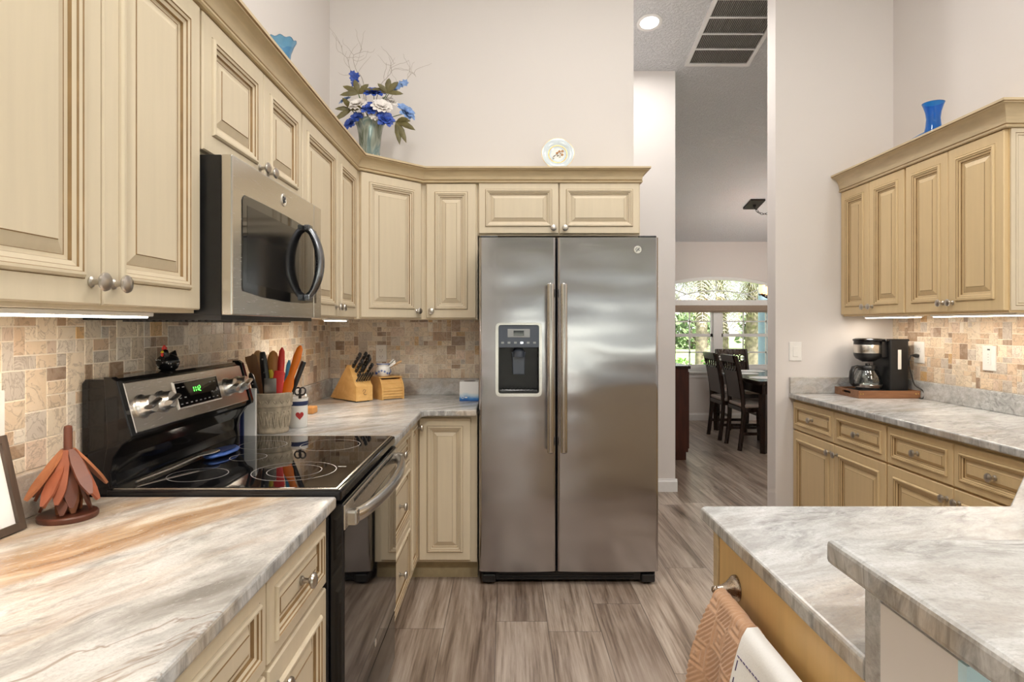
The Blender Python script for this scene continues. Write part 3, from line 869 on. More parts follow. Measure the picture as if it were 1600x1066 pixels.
mosaic('beige stone mosaic backsplash on the right wall behind the coffee maker', (XR, .80, ZC + .10), (0, 1, 0), (-1, 0, 0), YF - .80, 1.365 - ZC - .10, 13)

# ------------------------------------------------------------------ refrigerator
FX0, FX1, FXS = -.134, .770, .2565
FY = 3.105
t = thing('refrigerator', 'stainless side by side refrigerator with ice and water dispenser', 'refrigerator', (.318, 3.4, 0))
FR = t
mb = MB(); mb.box((FX0 + .006, FY + .10, .03), (FX1 - .006, YB - .02, 1.748), 0, .004)
part('case', mb, 'dark_grey', t)
def fy(x, a, b):
    """plan line of a slightly bowed door front with rounded vertical edges"""
    c = (a + b) / 2; hw = (b - a) / 2; q = (x - c) / hw
    y = FY - .008 * (1 - q * q) + .008
    r = .014; d = hw - abs(x - c)
    if d < r: y += r - math.sqrt(max(0, r * r - (r - d) ** 2))
    return y
def door_poly(a, b, x0, x1, yb=FY + .088, n=28):
    xs = [x0 + (x1 - x0) * k / n for k in range(n + 1)]
    for e in (a, b):
        s_ = 1 if e == a else -1
        xs += [e + s_ * v for v in (.001, .003, .006, .010, .014)]
    xs = sorted(x for x in set(xs) if x0 - 1e-9 <= x <= x1 + 1e-9)
    return [(x, fy(x, a, b)) for x in xs] + [(x1, yb), (x0, yb)]
dz0, dz1 = .072, 1.752
hx0, hx1, hz0, hz1 = -.040, .172, .965, 1.315
mb = MB()
a, b = FX0, FXS - .003
mb.prism(door_poly(a, b, a, b), dz0, hz0, 'z'); mb.prism(door_poly(a, b, a, b), hz1, dz1, 'z')
mb.prism(door_poly(a, b, a, hx0, n=8), hz0, hz1, 'z'); mb.prism(door_poly(a, b, hx1, b, n=8), hz0, hz1, 'z')
fd = part('freezer_door', mb, 'fridge_steel', t, smooth=50)
mb = MB(); a, b = FXS + .003, FX1
mb.prism(door_poly(a, b, a, b), dz0, dz1, 'z')
rd = part('fridge_door', mb, 'fridge_steel', t, smooth=50)
for x, d in ((FXS - .034, fd), (FXS + .032, rd)):
    h = MB(); yb = FY
    h.loft((x, FY - .044, .675), (x, FY - .044, 1.520), (1, 0, 0), [(0, .006, .004), (.006, .0165, .010), (.02, .0175, .012), (.98, .0175, .012), (.994, .0165, .010), (1, .006, .004)], 20)
    for z in (.72, 1.475): h.box((x - .011, FY - .040, z - .022), (x + .011, FY + .004, z + .022), bev=.003)
    part('handle', h, 'handle_steel', d, smooth=40)
# dispenser
dp = MB()
def rrect(x0, x1, z0, z1, r, n=6):
    pts = []
    for cx, cz, a0 in ((x1 - r, z0 + r, -90), (x1 - r, z1 - r, 0), (x0 + r, z1 - r, 90), (x0 + r, z0 + r, 180)):
        for k in range(n + 1):
            a = math.radians(a0 + 90 * k / n); pts.append((cx + r * math.cos(a), cz + r * math.sin(a)))
    return pts
def ring_xz(mb, o, i, y0, y1, m=0):
    n = len(o)
    vs = [(p[0], y0, p[1]) for p in o] + [(p[0], y0, p[1]) for p in i] + [(p[0], y1, p[1]) for p in o] + [(p[0], y1, p[1]) for p in i]
    fs = []
    for k in range(n):
        j = (k + 1) % n
        fs += [(k, j, n + j, n + k), (2 * n + k, 3 * n + k, 3 * n + j, 2 * n + j), (k, 2 * n + k, 2 * n + j, j), (n + k, n + j, 3 * n + j, 3 * n + k)]
    mb.add(vs, fs, m)
ring_xz(dp, rrect(hx0 - .010, hx1 + .010, hz0 - .012, hz1 + .008, .022), rrect(hx0 + .004, hx1 - .004, hz0 + .004, hz1 - .003, .012), FY - .006, FY + .012)
disp = part('dispenser_bezel', dp, 'handle_steel', fd, smooth=40)
cv = MB(); x0, x1 = hx0 + .002, hx1 - .002
cv.box((x0, FY + .075, hz0), (x1, FY + .080, hz1)); cv.box((x0, FY + .004, hz0), (x0 + .006, FY + .078, hz1)); cv.box((x1 - .006, FY + .004, hz0), (x1, FY + .078, hz1)); cv.box((x0, FY + .004, hz0), (x1, FY + .078, hz0 + .012)); cv.box((x0, FY + .004, hz1 - .006), (x1, FY + .078, hz1))
part('dispenser_cavity', cv, 'black_plastic', fd, smooth=0)
pn = MB(); pn.box((x0, FY - .002, 1.198), (x1, FY + .05, hz1 - .002), bev=.003)
part('control_panel', pn, 'slate_blue_grey', fd)
dd = MB(); dd.box((x0 + .048, FY - .004, 1.250), (x1 - .048, FY, 1.292), 0, .001); dd.box((x0 + .078, FY - .0055, 1.258), (x1 - .078, FY - .003, 1.284), 1)
for k in range(6): dd.box((x0 + .016 + k * .032, FY - .0035, 1.218), (x0 + .030 + k * .032, FY, 1.228), 2 if k == 3 else 3)
part('display', dd, ['label_grey', 'black_glass', 'led_white', 'label_grey'], fd)
pd = MB(); pd.prism([(.030, 1.175), (.102, 1.175), (.098, 1.155), (.096, 1.06), (.036, 1.06), (.034, 1.155)], FY + .030, FY + .050, 'y', 0, .004)
pd.lathe([(.030, 0), (.030, .03), (.018, .045)], (.066, FY + .04, 1.150), (0, 0, 1), 18, 0)
part('paddle', pd, 'slate_blue_grey', fd)
dt = MB(); dt.box((x0 + .008, FY + .002, hz0 + .010), (x1 - .008, FY + .070, hz0 + .022), bev=.003)
for k in range(9): dt.box((x0 + .02 + k * .019, FY + .004, hz0 + .0215), (x0 + .026 + k * .019, FY + .066, hz0 + .026))
part('drip_tray', dt, 'black_gloss', fd)
# round badge with a looping script monogram
bd = MB(); bx, bz = .6625, 1.690; by = FY - .001
bd.lathe([(.019, 0), (.0195, .002), (.018, .0035), (.016, .0035), (.0155, .002), (.0005, .002)], (bx, by, bz), (0, -1, 0), 32, 0)
def script(mb, cx, cy, cz, s, m, ax=(1, 0, 0), nn=(0, -1, 0)):
    ax = Vector(ax); nn = Vector(nn); c = Vector((cx, cy, cz))
    def st(pts): mb.tube([c + ax * (p[0] * s) + Z * (p[1] * s) + nn * .0005 for p in pts], .07 * s, 6, m)
    st([(-.05, .35), (-.25, .5), (-.5, .3), (-.55, -.1), (-.35, -.3), (-.1, -.05), (-.05, .2), (-.1, -.3), (-.3, -.6), (-.55, -.5)])
    st([(.05, -.02), (.3, .05), (.5, .3), (.35, .5), (.15, .3), (.1, -.1), (.3, -.35), (.6, -.15)])
script(bd, bx, by - .003, bz, .018, 1)
part('badge', bd, ['chrome', 'dark_grey'], rd)
gr = MB(); gr.box((FX0 + .012, FY + .035, .018), (FX1 - .012, FY + .10, .066), bev=.004)
for k in range(3): gr.box((FX0 + .10, FY + .030, .026 + k * .013), (FX1 - .12, FY + .037, .032 + k * .013))
for x in (FX0 + .05, FX1 - .05): gr.box((x - .035, FY + .015, .012), (x + .035, FY + .06, .055), bev=.008); gr.lathe([(.016, -.014), (.016, .014)], (x, FY + .05, .016), (1, 0, 0), 16)
part('toe_grille', gr, 'black_plastic', t)
for x in (FX0 + .05, FX1 - .05): part('hinge_cover', MB().box((x - .045, FY + .03, 1.752), (x + .045, FY + .13, 1.765), bev=.004), 'black_plastic', t)

# ------------------------------------------------------------------ microwave
MY0, MY1 = 1.556, 2.306
t = thing('microwave', 'stainless over the range microwave with dark window and bowed handle', 'microwave', (-.9, 1.93, 1.33))
mb = MB(); mb.box((XL + .01, MY0, 1.340), (-.716, MY1, 1.742))
mb.box((XL + .01, MY0 + .01, 1.326), (-.72, MY1 - .01, 1.340))
part('body', mb, 'black_plastic', t, smooth=0)
vt = MB()
for k in range(2):
    y0_ = MY0 + .06 + k * .33
    for j in range(14): vt.box((-1.00 + j * .017, y0_, 1.322), (-.990 + j * .017, y0_ + .27, 1.3262))
part('vent_grille', vt, 'dark_grey', t, smooth=0)
mb = MB(); mb.box((-.716, MY0, 1.338), (-.687, 2.218, 1.744), bev=.004); 
md = part('door', mb, 'brushed_steel', t)
mb = MB(); mb.box((-.716, 2.220, 1.338), (-.687, MY1, 1.744), bev=.004)
part('side_panel', mb, 'brushed_steel', t)
part('control_strip', MB().box((-.6885, 2.224, 1.392), (-.6855, 2.244, 1.652), bev=.001), 'black_glass', t)
wp = MB()
pts = [(1.618, 1.402), (1.75, 1.391), (1.92, 1.385), (2.09, 1.386), (2.200, 1.392), (2.206, 1.40), (2.206, 1.63), (2.200, 1.643), (2.09, 1.650), (1.92, 1.655), (1.75, 1.656), (1.628, 1.655), (1.617, 1.648), (1.612, 1.64), (1.612, 1.41)]
wp.prism(pts, -.6885, -.6850, 'x', 0, .001)
part('window', wp, 'black_glass', md)
mb = MB(); mb.prism([(1.640, 1.425), (2.05, 1.413), (2.05, 1.625), (1.640, 1.630)], -.6852, -.6846, 'x', 0)
part('window_screen', mb, 'black_gloss', md, smooth=0)
h = MB(); yh = 2.115
arc = [(-.684 + .050 * math.sin(PI * k / 18) ** .55, yh, 1.405 + .240 * k / 18) for k in range(19)]
h.tube(arc, [.011 + .004 * math.sin(PI * k / 18) for k in range(19)], 14, 0, flat=1.5, up=(0, 1, 0))
for z in (1.400, 1.638): h.box((-.686, yh - .018, z - .004), (-.664, yh + .018, z + .016), bev=.004)
part('handle', h, 'dark_handle', md, smooth=45)
bd = MB(); bd.lathe([(.0195, 0), (.020, .0015), (.019, .0025), (.0165, .0025), (.016, .0015), (.0005, .0015)], (-.687, 1.915, 1.700), (1, 0, 0), 28)
script(bd, -.6852, 1.915, 1.700, .020, 1, (0, 1, 0), (1, 0, 0))
part('badge', bd, ['chrome', 'dark_grey'], md)

# ------------------------------------------------------------------ range
RY0, RY1 = 1.5535, 2.3065
ZK = .902
t = thing('range', 'black and stainless electric stove with glass cooktop', 'stove', (-.75, 1.93, 0))
mb = MB(); mb.box((XL + .012, RY0, .03), (-.445, RY1, .872), 0, .003)
for x in (-.95, -.52):
    for y in (RY0 + .05, RY1 - .05): mb.lathe([(.018, 0), (.018, .04)], (x, y, 0), (0, 0, 1), 12)
part('body', mb, 'black_plastic', t)
ck = MB(); ck.box((-1.005, RY0 - .001, .870), (-.412, RY1 + .001, ZK - .003), 0, .006, 3)
part('cooktop_frame', ck, 'black_gloss', t)
ct = MB(); ct.box((-.995, RY0 + .014, ZK - .004), (-.430, RY1 - .014, ZK), bev=.0015)
cg = part('cooktop_glass', ct, 'black_glass', t)
rim = MB(); rim.box((-.429, RY0 + .006, ZK - .003), (-.4235, RY1 - .006, ZK - .0006)); rim.box((-.99, RY0 + .006, ZK - .003), (-.429, RY0 + .0115, ZK - .0006)); rim.box((-.99, RY1 - .0115, ZK - .003), (-.429, RY1 - .006, ZK - .0006))
part('cooktop_trim', rim, 'brushed_steel', t, smooth=0)
def ring(mb, x, y, r, w=.0022, m=0, n=56):
    vs = []; 
    for k in range(n):
        a = 2 * PI * k / n
        for q in (r - w, r): vs += [(x + q * math.cos(a), y + q * math.sin(a), ZK + .0003)]
    mb.add(vs, [(2 * k, 2 * k + 1, (2 * k + 3) % (2 * n), (2 * k + 2) % (2 * n)) for k in range(n)], m)
for (x, y, rs_) in ((-.845, 1.70, (.078,)), (-.595, 1.745, (.115, .075)), (-.83, 2.12, (.078,)), (-.60, 2.12, (.10,)), (-.80, 1.925, (.055,))):
    rg = MB()
    for r in rs_: ring(rg, x, y, r)
    part('burner_ring', rg, 'ring_grey', cg, smooth=0, recalc=False)
tick = MB(); tick.box((-.487, 1.795, ZK), (-.463, 1.80, ZK + .0004))
part('burner_mark', tick, 'ring_grey', cg, smooth=0)
# backguard: side cheeks with swept profile, stainless control panel, curved black apron
bg = MB()
prof = [(XL + .012, .872), (-.992, .872), (-.992, .905), (-.998, .93), (-.996, .97), (-.978, 1.005), (-.955, 1.020), (-.948, 1.03), (-.984, 1.168), (-.996, 1.176), (XL + .02, 1.176), (XL + .012, 1.165)]
bg.prism(prof, RY0 + .004, RY1 - .004, 'y', 0, .004, 2)
part('backguard', bg, 'black_gloss', t, smooth=40)
for y0_, y1_ in ((RY0 - .0005, RY0 + .022), (RY1 - .022, RY1 + .0005)):
    ch = MB(); ch.prism([(-.995, .900), (-.988, .900), (-.992, .94), (-.986, .975), (-.962, 1.010), (-.940, 1.024), (-.938, 1.034), (-.975, 1.172), (-.990, 1.182), (-1.01, 1.182), (-1.0, 1.02), (-1.012, .95)], y0_, y1_, 'y', 0, .003)
    part('backguard_cheek', ch, 'black_gloss', t, smooth=40)
p0, p1 = V(-.947, 0, 1.036), V(-.981, 0, 1.164); up_ = (p1 - p0).normalized(); nn_ = V(up_.z, 0, -up_.x)
def onpanel(y, h, n=0.0): return V(p0.x, y, p0.z) + up_ * h + nn_ * n
Hp = (p1 - p0).length
cp = MB().rings(onpanel(RY0 + .030, 0, 0), (0, 1, 0), up_, nn_, RY1 - RY0 - .060, Hp, [(0, 0, 0), (0, .0015, 0), (.002, .003, 0), (.004, .003, 0)])
pnl = part('control_panel', cp, 'brushed_steel', t, smooth=0)
ds = MB().rings(onpanel(1.802, .030, .003), (0, 1, 0), up_, nn_, .272, .082, [(0, 0, 0), (0, .0025, 0), (.003, .004, 0), (.0045, .004, 0), (.006, .002, 1)], 1)
dsp = part('display_window', ds, ['chrome', 'black_glass'], t, smooth=0)
# clock digits 11:12 in green segments
dg = MB(); o_ = onpanel(1.902, .072, .0055)
SEG = {'1': 'bc', '2': 'abged'}
def digit(ch, y, s=.0165):
    w = s * .52; S = {'a': (0, 1, 1, 1), 'g': (0, .5, 1, .5), 'd': (0, 0, 1, 0), 'b': (1, .5, 1, 1), 'c': (1, 0, 1, .5), 'e': (0, 0, 0, .5), 'f': (0, .5, 0, 1)}
    for q in SEG[ch]:
        x0, z0, x1, z1 = S[q]
        a = o_ + V(0, y + x0 * w, 0) + up_ * (z0 * s); b = o_ + V(0, y + x1 * w, 0) + up_ * (z1 * s); d = (b - a).normalized() * .0012
        dg.tube([a + d, b - d], .0011, 4)
for ch, y in (('1', 0), ('1', .0125), ('1', .027), ('2', .041)): digit(ch, y)
for h_ in (.005, .011): dg.tube([o_ + V(0, .0315, 0) + up_ * h_, o_ + V(0, .0317, 0) + up_ * (h_ + .0018)], .001, 4)
part('clock_digits', dg, 'green_digits', dsp, smooth=0)
def key(p, w, h): part('touch_key', MB().add([p, p + V(0, w, 0), p + V(0, w, 0) + up_ * h, p + up_ * h], [(0, 1, 2, 3)]), 'label_grey', dsp, smooth=0, recalc=False)
for r_, h_ in ((0, .012), (1, .030)):
    for k in range(9):
        if r_ == 1 and 2 <= k <= 6: continue
        key(onpanel(1.818 + k * .028, .030 + h_, .0055), .012, .0035)
for k in (0, 1, 7, 8): key(onpanel(1.818 + k * .028, .092, .0055), .014, .0025)
for y in (1.636, 1.732, 2.136, 2.230):
    kb = MB(); c = onpanel(y, .064, .003)
    kb.lathe([(.031, 0), (.0315, .004), (.028, .008), (.0255, .011), (.0245, .028), (.022, .0315), (.0, .0325)], c, nn_, 28, 0, caps=False)
    gz = (up_ * .3 + V(0, 1, 0)).normalized()
    kb.loft(c + nn_ * .030 - gz * .026, c + nn_ * .030 + gz * .026, nn_, [(0, .012, .006), (.1, .016, .0075), (.9, .016, .0075), (1, .012, .006)], 12)
    part('knob', kb, 'chrome', t, smooth=40)
# oven door
od = MB(); od.box((-.443, RY0 + .004, .262), (-.408, RY1 - .004, .862), 0, .004)
dor = part('oven_door', od, 'black_gloss', t)
part('door_window', MB().box((-.4085, RY0 + .010, .300), (-.4065, RY1 - .010, .792), bev=.0008), 'black_glass', dor)
st = MB(); st.box((-.409, RY0 + .006, .796), (-.404, RY1 - .006, .858), 0, .0015)
part('door_trim', st, 'brushed_steel', dor)
sl = MB()
for k in range(10): sl.box((-.4045, RY0 + .10 + k * .058, .842), (-.4032, RY0 + .148 + k * .058, .850))
part('vent_slot', sl, 'black_plastic', dor, smooth=0)
h = MB(); n = 22
pts = [(-.398 + .050 * math.sin(PI * k / n) ** .55, RY0 + .030 + (RY1 - RY0 - .060) * k / n, .822) for k in range(n + 1)]
h.tube(pts, .0150, 16, flat=1.25, up=(0, 0, 1))
for y in (RY0 + .030, RY1 - .030): h.box((-.406, y - .016, .804), (-.376, y + .016, .842), bev=.006)
part('handle', h, 'handle_steel', dor, smooth=45)
bd = MB(); bd.lathe([(.012, 0), (.0125, .0012), (.0115, .002), (.0005, .002)], (-.4065, 1.93, .322), (1, 0, 0), 24)
part('badge', bd, 'chrome', dor)
dw = MB(); dw.box((-.443, RY0 + .004, .072), (-.412, RY1 - .004, .252), 0, .004)
part('drawer', dw, 'black_gloss', t)

# ------------------------------------------------------------------ lamps
def downlight(label, x, y, power, size=.16):
    z = ceil_z(y); sl = math.atan(-.239 if y >= 0 else .239)
    n = V(0, math.sin(sl), -math.cos(sl)) if True else None
    t = thing('recessed_light', label, 'light', (x, y, z), 0, 'recessed ceiling lights')
    c = V(x, y, z)
    part('trim_ring', MB().lathe([(.062, .0), (.088, .0), (.088, .004), (.078, .008), (.064, .006)], c, n, 36, caps=False), 'trim_white', t)
    part('lens', MB().lathe([(.064, .001), (.050, .003), (.0, .004)], c, n, 36, caps=False), 'downlight_lens', t)
    lamp('recessed_lamp', c + n * .03, power, size, (1.0, .965, .92), (sl, 0, 0))
def ledbar(label, a, b, w, z, power, group='under cabinet light bars'):
    """bar along y from a=(x,y) to b, hung from z"""
    t = thing('under_cabinet_light', label, 'light', (a[0], (a[1] + b[1]) / 2, z - .014), 0, group)
    part('housing', MB().box((a[0] - w / 2, a[1], z - .010), (a[0] + w / 2, b[1], z - .0005), bev=.002), 'white_plastic', t)
    part('diffuser', MB().box((a[0] - w / 2 + .006, a[1] + .01, z - .014), (a[0] + w / 2 - .006, b[1] - .012, z - .0095), bev=.002), 'led_diffuser', t)
    if power: lamp('under_cabinet_lamp', (a[0], (a[1] + b[1]) / 2, z - .018), power, w, (1.0, .87, .72), (0, 0, 0), 'RECTANGLE', b[1] - a[1] - .03)
downlight('round white recessed light in the hall ceiling', 1.010, 4.345, 10)
ledbar('lit white light bar under the near left wall cabinet', (-.84, .80), (-.84, 1.43), .055, ZU0, 1.4)
ledbar('lit white light bar under the left cabinet beyond the microwave', (-.805, 2.78), (-.805, 3.09), .040, ZU0, 1.6)
ledbar('lit white light bar under the right wall cabinet nearest the facing wall', (2.22, 3.32), (2.22, 3.80), .05, 1.365, .8)
ledbar('lit white light bar under the nearer right wall cabinet', (2.22, 2.66), (2.22, 3.20), .05, 1.365, 1.0)

# ------------------------------------------------------------------ wall plates
def plate(name, label, c, u, n, w=.072, h=.116, kind='outlet', cat='outlet'):
    c = Vector(c); u = Vector(u); n = Vector(n)
    t = thing(name, label, cat, tuple(c))
    part('cover', MB().rings(c - u * w / 2 - Z * h / 2, u, Z, n, w, h, [(0, 0, 0), (0, .003, 0), (.003, .006, 0)]), 'white_plastic', t, smooth=0)
    if kind == 'outlet':
        for s_ in (1, -1):
            r = MB(); cc = c + Z * (.0195 * s_) + n * .006
            r.rings(cc - u * .0165 - Z * .014, u, Z, n, .033, .028, [(0, 0, 0), (.001, .0015, 0)])
            for q in (-.0065, .0065): r.rings(cc + u * (q - .001) - Z * .003 + n * .0015, u, Z, n, .002, .009, [(0, 0, 1), (0, .0003, 1)], 1)
            r.lathe([(.0022, 0), (.0022, .0018)], cc - Z * .0085, n, 10, 1)
            part('socket', r, ['white_plastic', 'black_plastic'], t, smooth=0)
    elif kind == 'rocker':
        part('rocker', MB().rings(c - u * .0165 - Z * .033 + n * .006, u, Z, n, .033, .066, [(0, 0, 0), (.0015, .003, 0)]), 'white_plastic', t, smooth=0)
    elif kind == 'dimmer':
        part('face', MB().rings(c - u * .0165 - Z * .033 + n * .006, u, Z, n, .033, .066, [(0, 0, 0), (.0015, .002, 0)]), 'white_plastic', t, smooth=0)
        b = MB(); b.rings(c - u * .008 + Z * .040 + n * .006, u, Z, n, .016, .007, [(0, 0, 0), (.0005, .0015, 0)])
        for k in range(4): b.lathe([(.0016, 0), (.0016, .0028)], c + Z * (.02 - k * .014) + n * .006, n, 8)
        part('button', b, 'dark_grey', t, smooth=0)
    return t
plate('outlet', 'white duplex outlet on the back wall mosaic above the knife block', (-.762, YB - .0045, 1.137), (1, 0, 0), (0, -1, 0), .066, .105)
plate('outlet', 'white outlet on the right mosaic behind the coffee maker, with plug', (XR - .0045, 3.625, 1.150), (0, 1, 0), (-1, 0, 0), .088, .125)
plate('wall_control', 'white control plate with small buttons on the right mosaic', (XR - .0045, 3.10, 1.145), (0, 1, 0), (-1, 0, 0), .085, .125, 'dimmer', 'switch')
plate('light_switch', 'white rocker switch on the facing wall beside the right counter', (1.815, YF, 1.145), (1, 0, 0), (0, -1, 0), .078, .118, 'rocker', 'switch')
plate('light_switch', 'white switch plate on the left mosaic at the left edge', (XL + .0045, 1.287, 1.115), (0, 1, 0), (1, 0, 0), .075, .118, 'rocker', 'switch')

# ------------------------------------------------------------------ left counter
T = ZC
# trivet tree
tx, ty = -.972, 1.375
t = thing('trivet_tree', 'wooden leaf-shaped trivets hung in tiers on a post like a tree, left counter', 'trivet', (tx, ty, T))
part('base', MB().lathe([(.056, 0), (.058, .003), (.058, .010), (.055, .013), (.0, .0135)], (tx, ty, T), seg=36, caps=False), 'leaf_dark', t)
part('post', MB().lathe([(.0085, .012), (.0085, .198), (.0075, .204), (.003, .206)], (tx, ty, T), seg=14), 'leaf_dark', t)
rr = random.Random(4)
for tier, (zt_, cnt, tilt, ln_) in enumerate(((.152, 8, 33, .118), (.138, 8, 27, .112), (.118, 8, 13, .107))):
    for k in range(cnt):
        a = 2 * PI * (k + .5 * tier) / cnt + rr.uniform(-.12, .12) + .35
        tl = math.radians(tilt + (7 if k % 2 else -7) + rr.uniform(-3, 3))
        rd_ = V(math.cos(a), math.sin(a), 0)
        p0_ = V(tx, ty, T + zt_) + rd_ * .011
        d_ = rd_ * math.sin(tl) - Z * math.cos(tl)
        nrm = rd_ * math.cos(tl) + Z * math.sin(tl); wd = Vector((-rd_.y, rd_.x, 0))
        lf = MB(); W_ = [(0, .0045), (.03, .0060), (.10, .0085), (.3, .0125), (.62, .0135), (.76, .0125), (.92, .0070), (1.0, .0035)]
        vs = []
        for (q, w_) in W_:
            c_ = p0_ + d_ * (ln_ * q)
            vs += [c_ - wd * w_ - nrm * .0028, c_ + wd * w_ - nrm * .0028, c_ + wd * w_ + nrm * .0028, c_ - wd * w_ + nrm * .0028]
        fs = [(0, 1, 2, 3), tuple(range(len(vs) - 4, len(vs)))]
        for i in range(len(W_) - 1):
            for j in range(4): fs.append((i * 4 + j, i * 4 + (j + 1) % 4, i * 4 + 4 + (j + 1) % 4, i * 4 + 4 + j))
        lf.add(vs, fs)
        part('trivet_leaf', lf, ('leaf_red', 'leaf_tan', 'leaf_red', 'leaf_dark')[(k + tier) % 4] if tier < 2 else ('leaf_tan', 'leaf_dark')[k % 2], t, smooth=0)
# photo frame leaning on the wall tile
t = thing('picture_frame', 'dark wood picture frame with white mat leaning at the left edge', 'picture frame', (-1.02, 1.2, T))
b0 = V(-1.018, 1.300, T); fu = V(-.04, -1, 0).normalized(); fb = V(-fu.y, fu.x, 0)
fup = (Z * 1.0 + V(-fu.y, fu.x, 0).normalized() * -.0).normalized()
nrmf = V(1, -.04, 0).normalized(); fup = (Z - nrmf * .23).normalized(); nf = fup.cross(fu) ; nf = nf if nf.x > 0 else -nf
mb = MB(); vs_o = []
Wf, Hf, rw = .20, .20, .016
def FP(a, b, n): return b0 + fu * a + fup * b + nf * n
def fbox(a0, a1, b0_, b1, n0, n1, m=0):
    vs = [FP(a, b, n) for n in (n0, n1) for (a, b) in ((a0, b0_), (a1, b0_), (a1, b1), (a0, b1))]
    mb.add(vs, [(0, 3, 2, 1), (4, 5, 6, 7), (0, 1, 5, 4), (1, 2, 6, 5), (2, 3, 7, 6), (3, 0, 4, 7)], m)
fbox(0, Wf, 0, rw, 0, .014); fbox(0, Wf, Hf - rw, Hf, 0, .014); fbox(0, rw, rw, Hf - rw, 0, .014); fbox(Wf - rw, Wf, rw, Hf - rw, 0, .014)
part('frame', mb, 'frame_wood', t, smooth=0)
mb = MB(); fbox(rw, Wf - rw, rw, Hf - rw, .002, .006); part('mat', mb, 'paper_white', t, smooth=0)
mb = MB()
for k, ww in enumerate((.05, .07, .04)): fbox(.06, .06 + ww, .12 - k * .02, .124 - k * .02, .006, .0065)
part('print', mb, 'dark_grey', t, smooth=0)
# spoon rest with a long spoon on the cooktop
zk = ZK + .0004
t = thing('spoon_rest', 'cobalt blue glossy spoon rest lying on the cooktop', 'spoon rest', (-.895, 1.95, zk))
mb = MB(); mb.loft((-.905, 1.875, zk + .009), (-.885, 2.04, zk + .009), (1, 0, 0), [(0, .008, .004), (.06, .020, .008), (.3, .034, .0085), (.7, .032, .0085), (.93, .018, .008), (1, .006, .003)], 22)
part('bowl', mb, 'china_blue', t, smooth=60)
mb = MB(); mb.loft((-.903, 1.885, zk + .018), (-.888, 2.03, zk + .018), (1, 0, 0), [(0, .006, .001), (.08, .016, .0012), (.3, .027, .0012), (.7, .026, .0012), (.92, .014, .0012), (1, .004, .001)], 22)
part('rim_glaze', mb, 'navy_plastic', t, smooth=60)
mb = MB(); mb.tube([(-.955, 1.600, zk + .005), (-.93, 1.72, zk + .011), (-.912, 1.84, zk + .0205)], [.0026, .003, .0034], 8, flat=1.3)
mb.loft((-.912, 1.835, zk + .022), (-.893, 1.925, zk + .0235), (1, 0, 0), [(0, .004, .002), (.15, .010, .003), (.5, .020, .0036), (.85, .016, .003), (1, .004, .002)], 16)
single('cooking_spoon', mb, 'chrome', 'long chrome spoon resting across the blue spoon rest on the stove', 'spoon', (-.93, 1.75, zk), smooth=50)
# little black hen on the stove backguard
hx, hy, hz = -1.028, 1.885, 1.1765
t = thing('hen_figurine', 'small glossy black hen figurine with red comb on top of the stove', 'figurine', (hx, hy, hz))
mb = MB(); mb.lathe([(.020, 0), (.026, .004), (.032, .018), (.033, .028), (.026, .040), (.012, .048), (.0, .049)], (hx, hy, hz), seg=24, caps=False)
mb.loft((hx, hy + .014, hz + .030), (hx, hy + .040, hz + .056), (1, 0, 0), [(0, .016, .016), (.5, .014, .012), (1, .003, .003)], 14)
mb.loft((hx, hy - .010, hz + .030), (hx, hy - .022, hz + .062), (1, 0, 0), [(0, .016, .015), (.6, .011, .011), (.9, .010, .010), (1, .004, .004)], 14)
part('body', mb, 'green_bird_glaze', t, smooth=60)
mb = MB()
for k, (dy, dz, r) in enumerate(((-.014, .066, .006), (-.021, .070, .0065), (-.028, .066, .005))): mb.sphere((hx, hy + dy, hz + dz), r, sx=.6)
mb.sphere((hx, hy - .032, hz + .048), .005, sx=.7, sz=1.4)
part('comb', mb, 'red_plastic', t, smooth=60)
mb = MB(); mb.lathe([(.0042, 0), (.0008, .010)], (hx, hy - .031, hz + .056), (0, -1, -.2), 10); part('beak', mb, 'yellow_plastic', t)
mb = MB(); rr = random.Random(3)
for k in range(26):
    a = rr.uniform(0, 2 * PI); z_ = rr.uniform(.008, .034); r_ = .0325 if z_ > .014 else .030
    mb.sphere((hx + r_ * math.cos(a), hy + r_ * math.sin(a), hz + z_), .0014, u=6, v=4)
part('speckle', mb, 'china_white', t)

# ------------------------------------------------------------------ far left counter
# utensil crock and what stands in it
CX, CY = -.934, 2.475
PXM = CY / 967.0
def at(x, y, dy=0.0):
    d = CY + dy
    return V((x - 790) * d / 967.0, d, 1.315 - (y - 507) * d / 967.0)
t = thing('utensil_crock', 'grey cement crock with raised acanthus leaves, holding cooking utensils', 'crock', (CX, CY, T))
mb = MB(); mb.lathe([(.060, 0), (.064, .004), (.064, .012), (.0625, .016), (.073, .100), (.0735, .104), (.077, .106), (.078, .112), (.0765, .117), (.079, .135), (.082, .140), (.083, .158), (.080, .161), (.074, .161), (.072, .150), (.062, .02), (.0, .018)], (CX, CY, T), seg=48, caps=False)
part('pot', mb, 'cement', t, smooth=45)
rl = MB()
for k in range(18):
    a = 2 * PI * k / 18
    def cyl(da, z, r): return V(CX + r * math.cos(a + da), CY + r * math.sin(a + da), T + z)
    for j in (-1, 0, 1):
        rl.loft(cyl(.02 * j, .022, .0638), cyl(.12 * j, .090 - abs(j) * .018, .0715), (-math.sin(a), math.cos(a), 0), [(0, .001, .001), (.4, .0042, .0028), (.75, .0036, .0026), (1, .001, .001)], 8)
    for j in (-1, 1):
        rl.loft(cyl(0, .118, .0775), cyl(.11 * j, .133, .0785), (-math.sin(a), math.cos(a), 0), [(0, .001, .001), (.5, .003, .0022), (1, .001, .001)], 8)
    rl.sphere(cyl(.17, .085, .071), .0038, u=8, v=6)
part('leaf_relief', rl, 'cement', t, smooth=60)
G_UT = 'utensils standing in the cement crock'
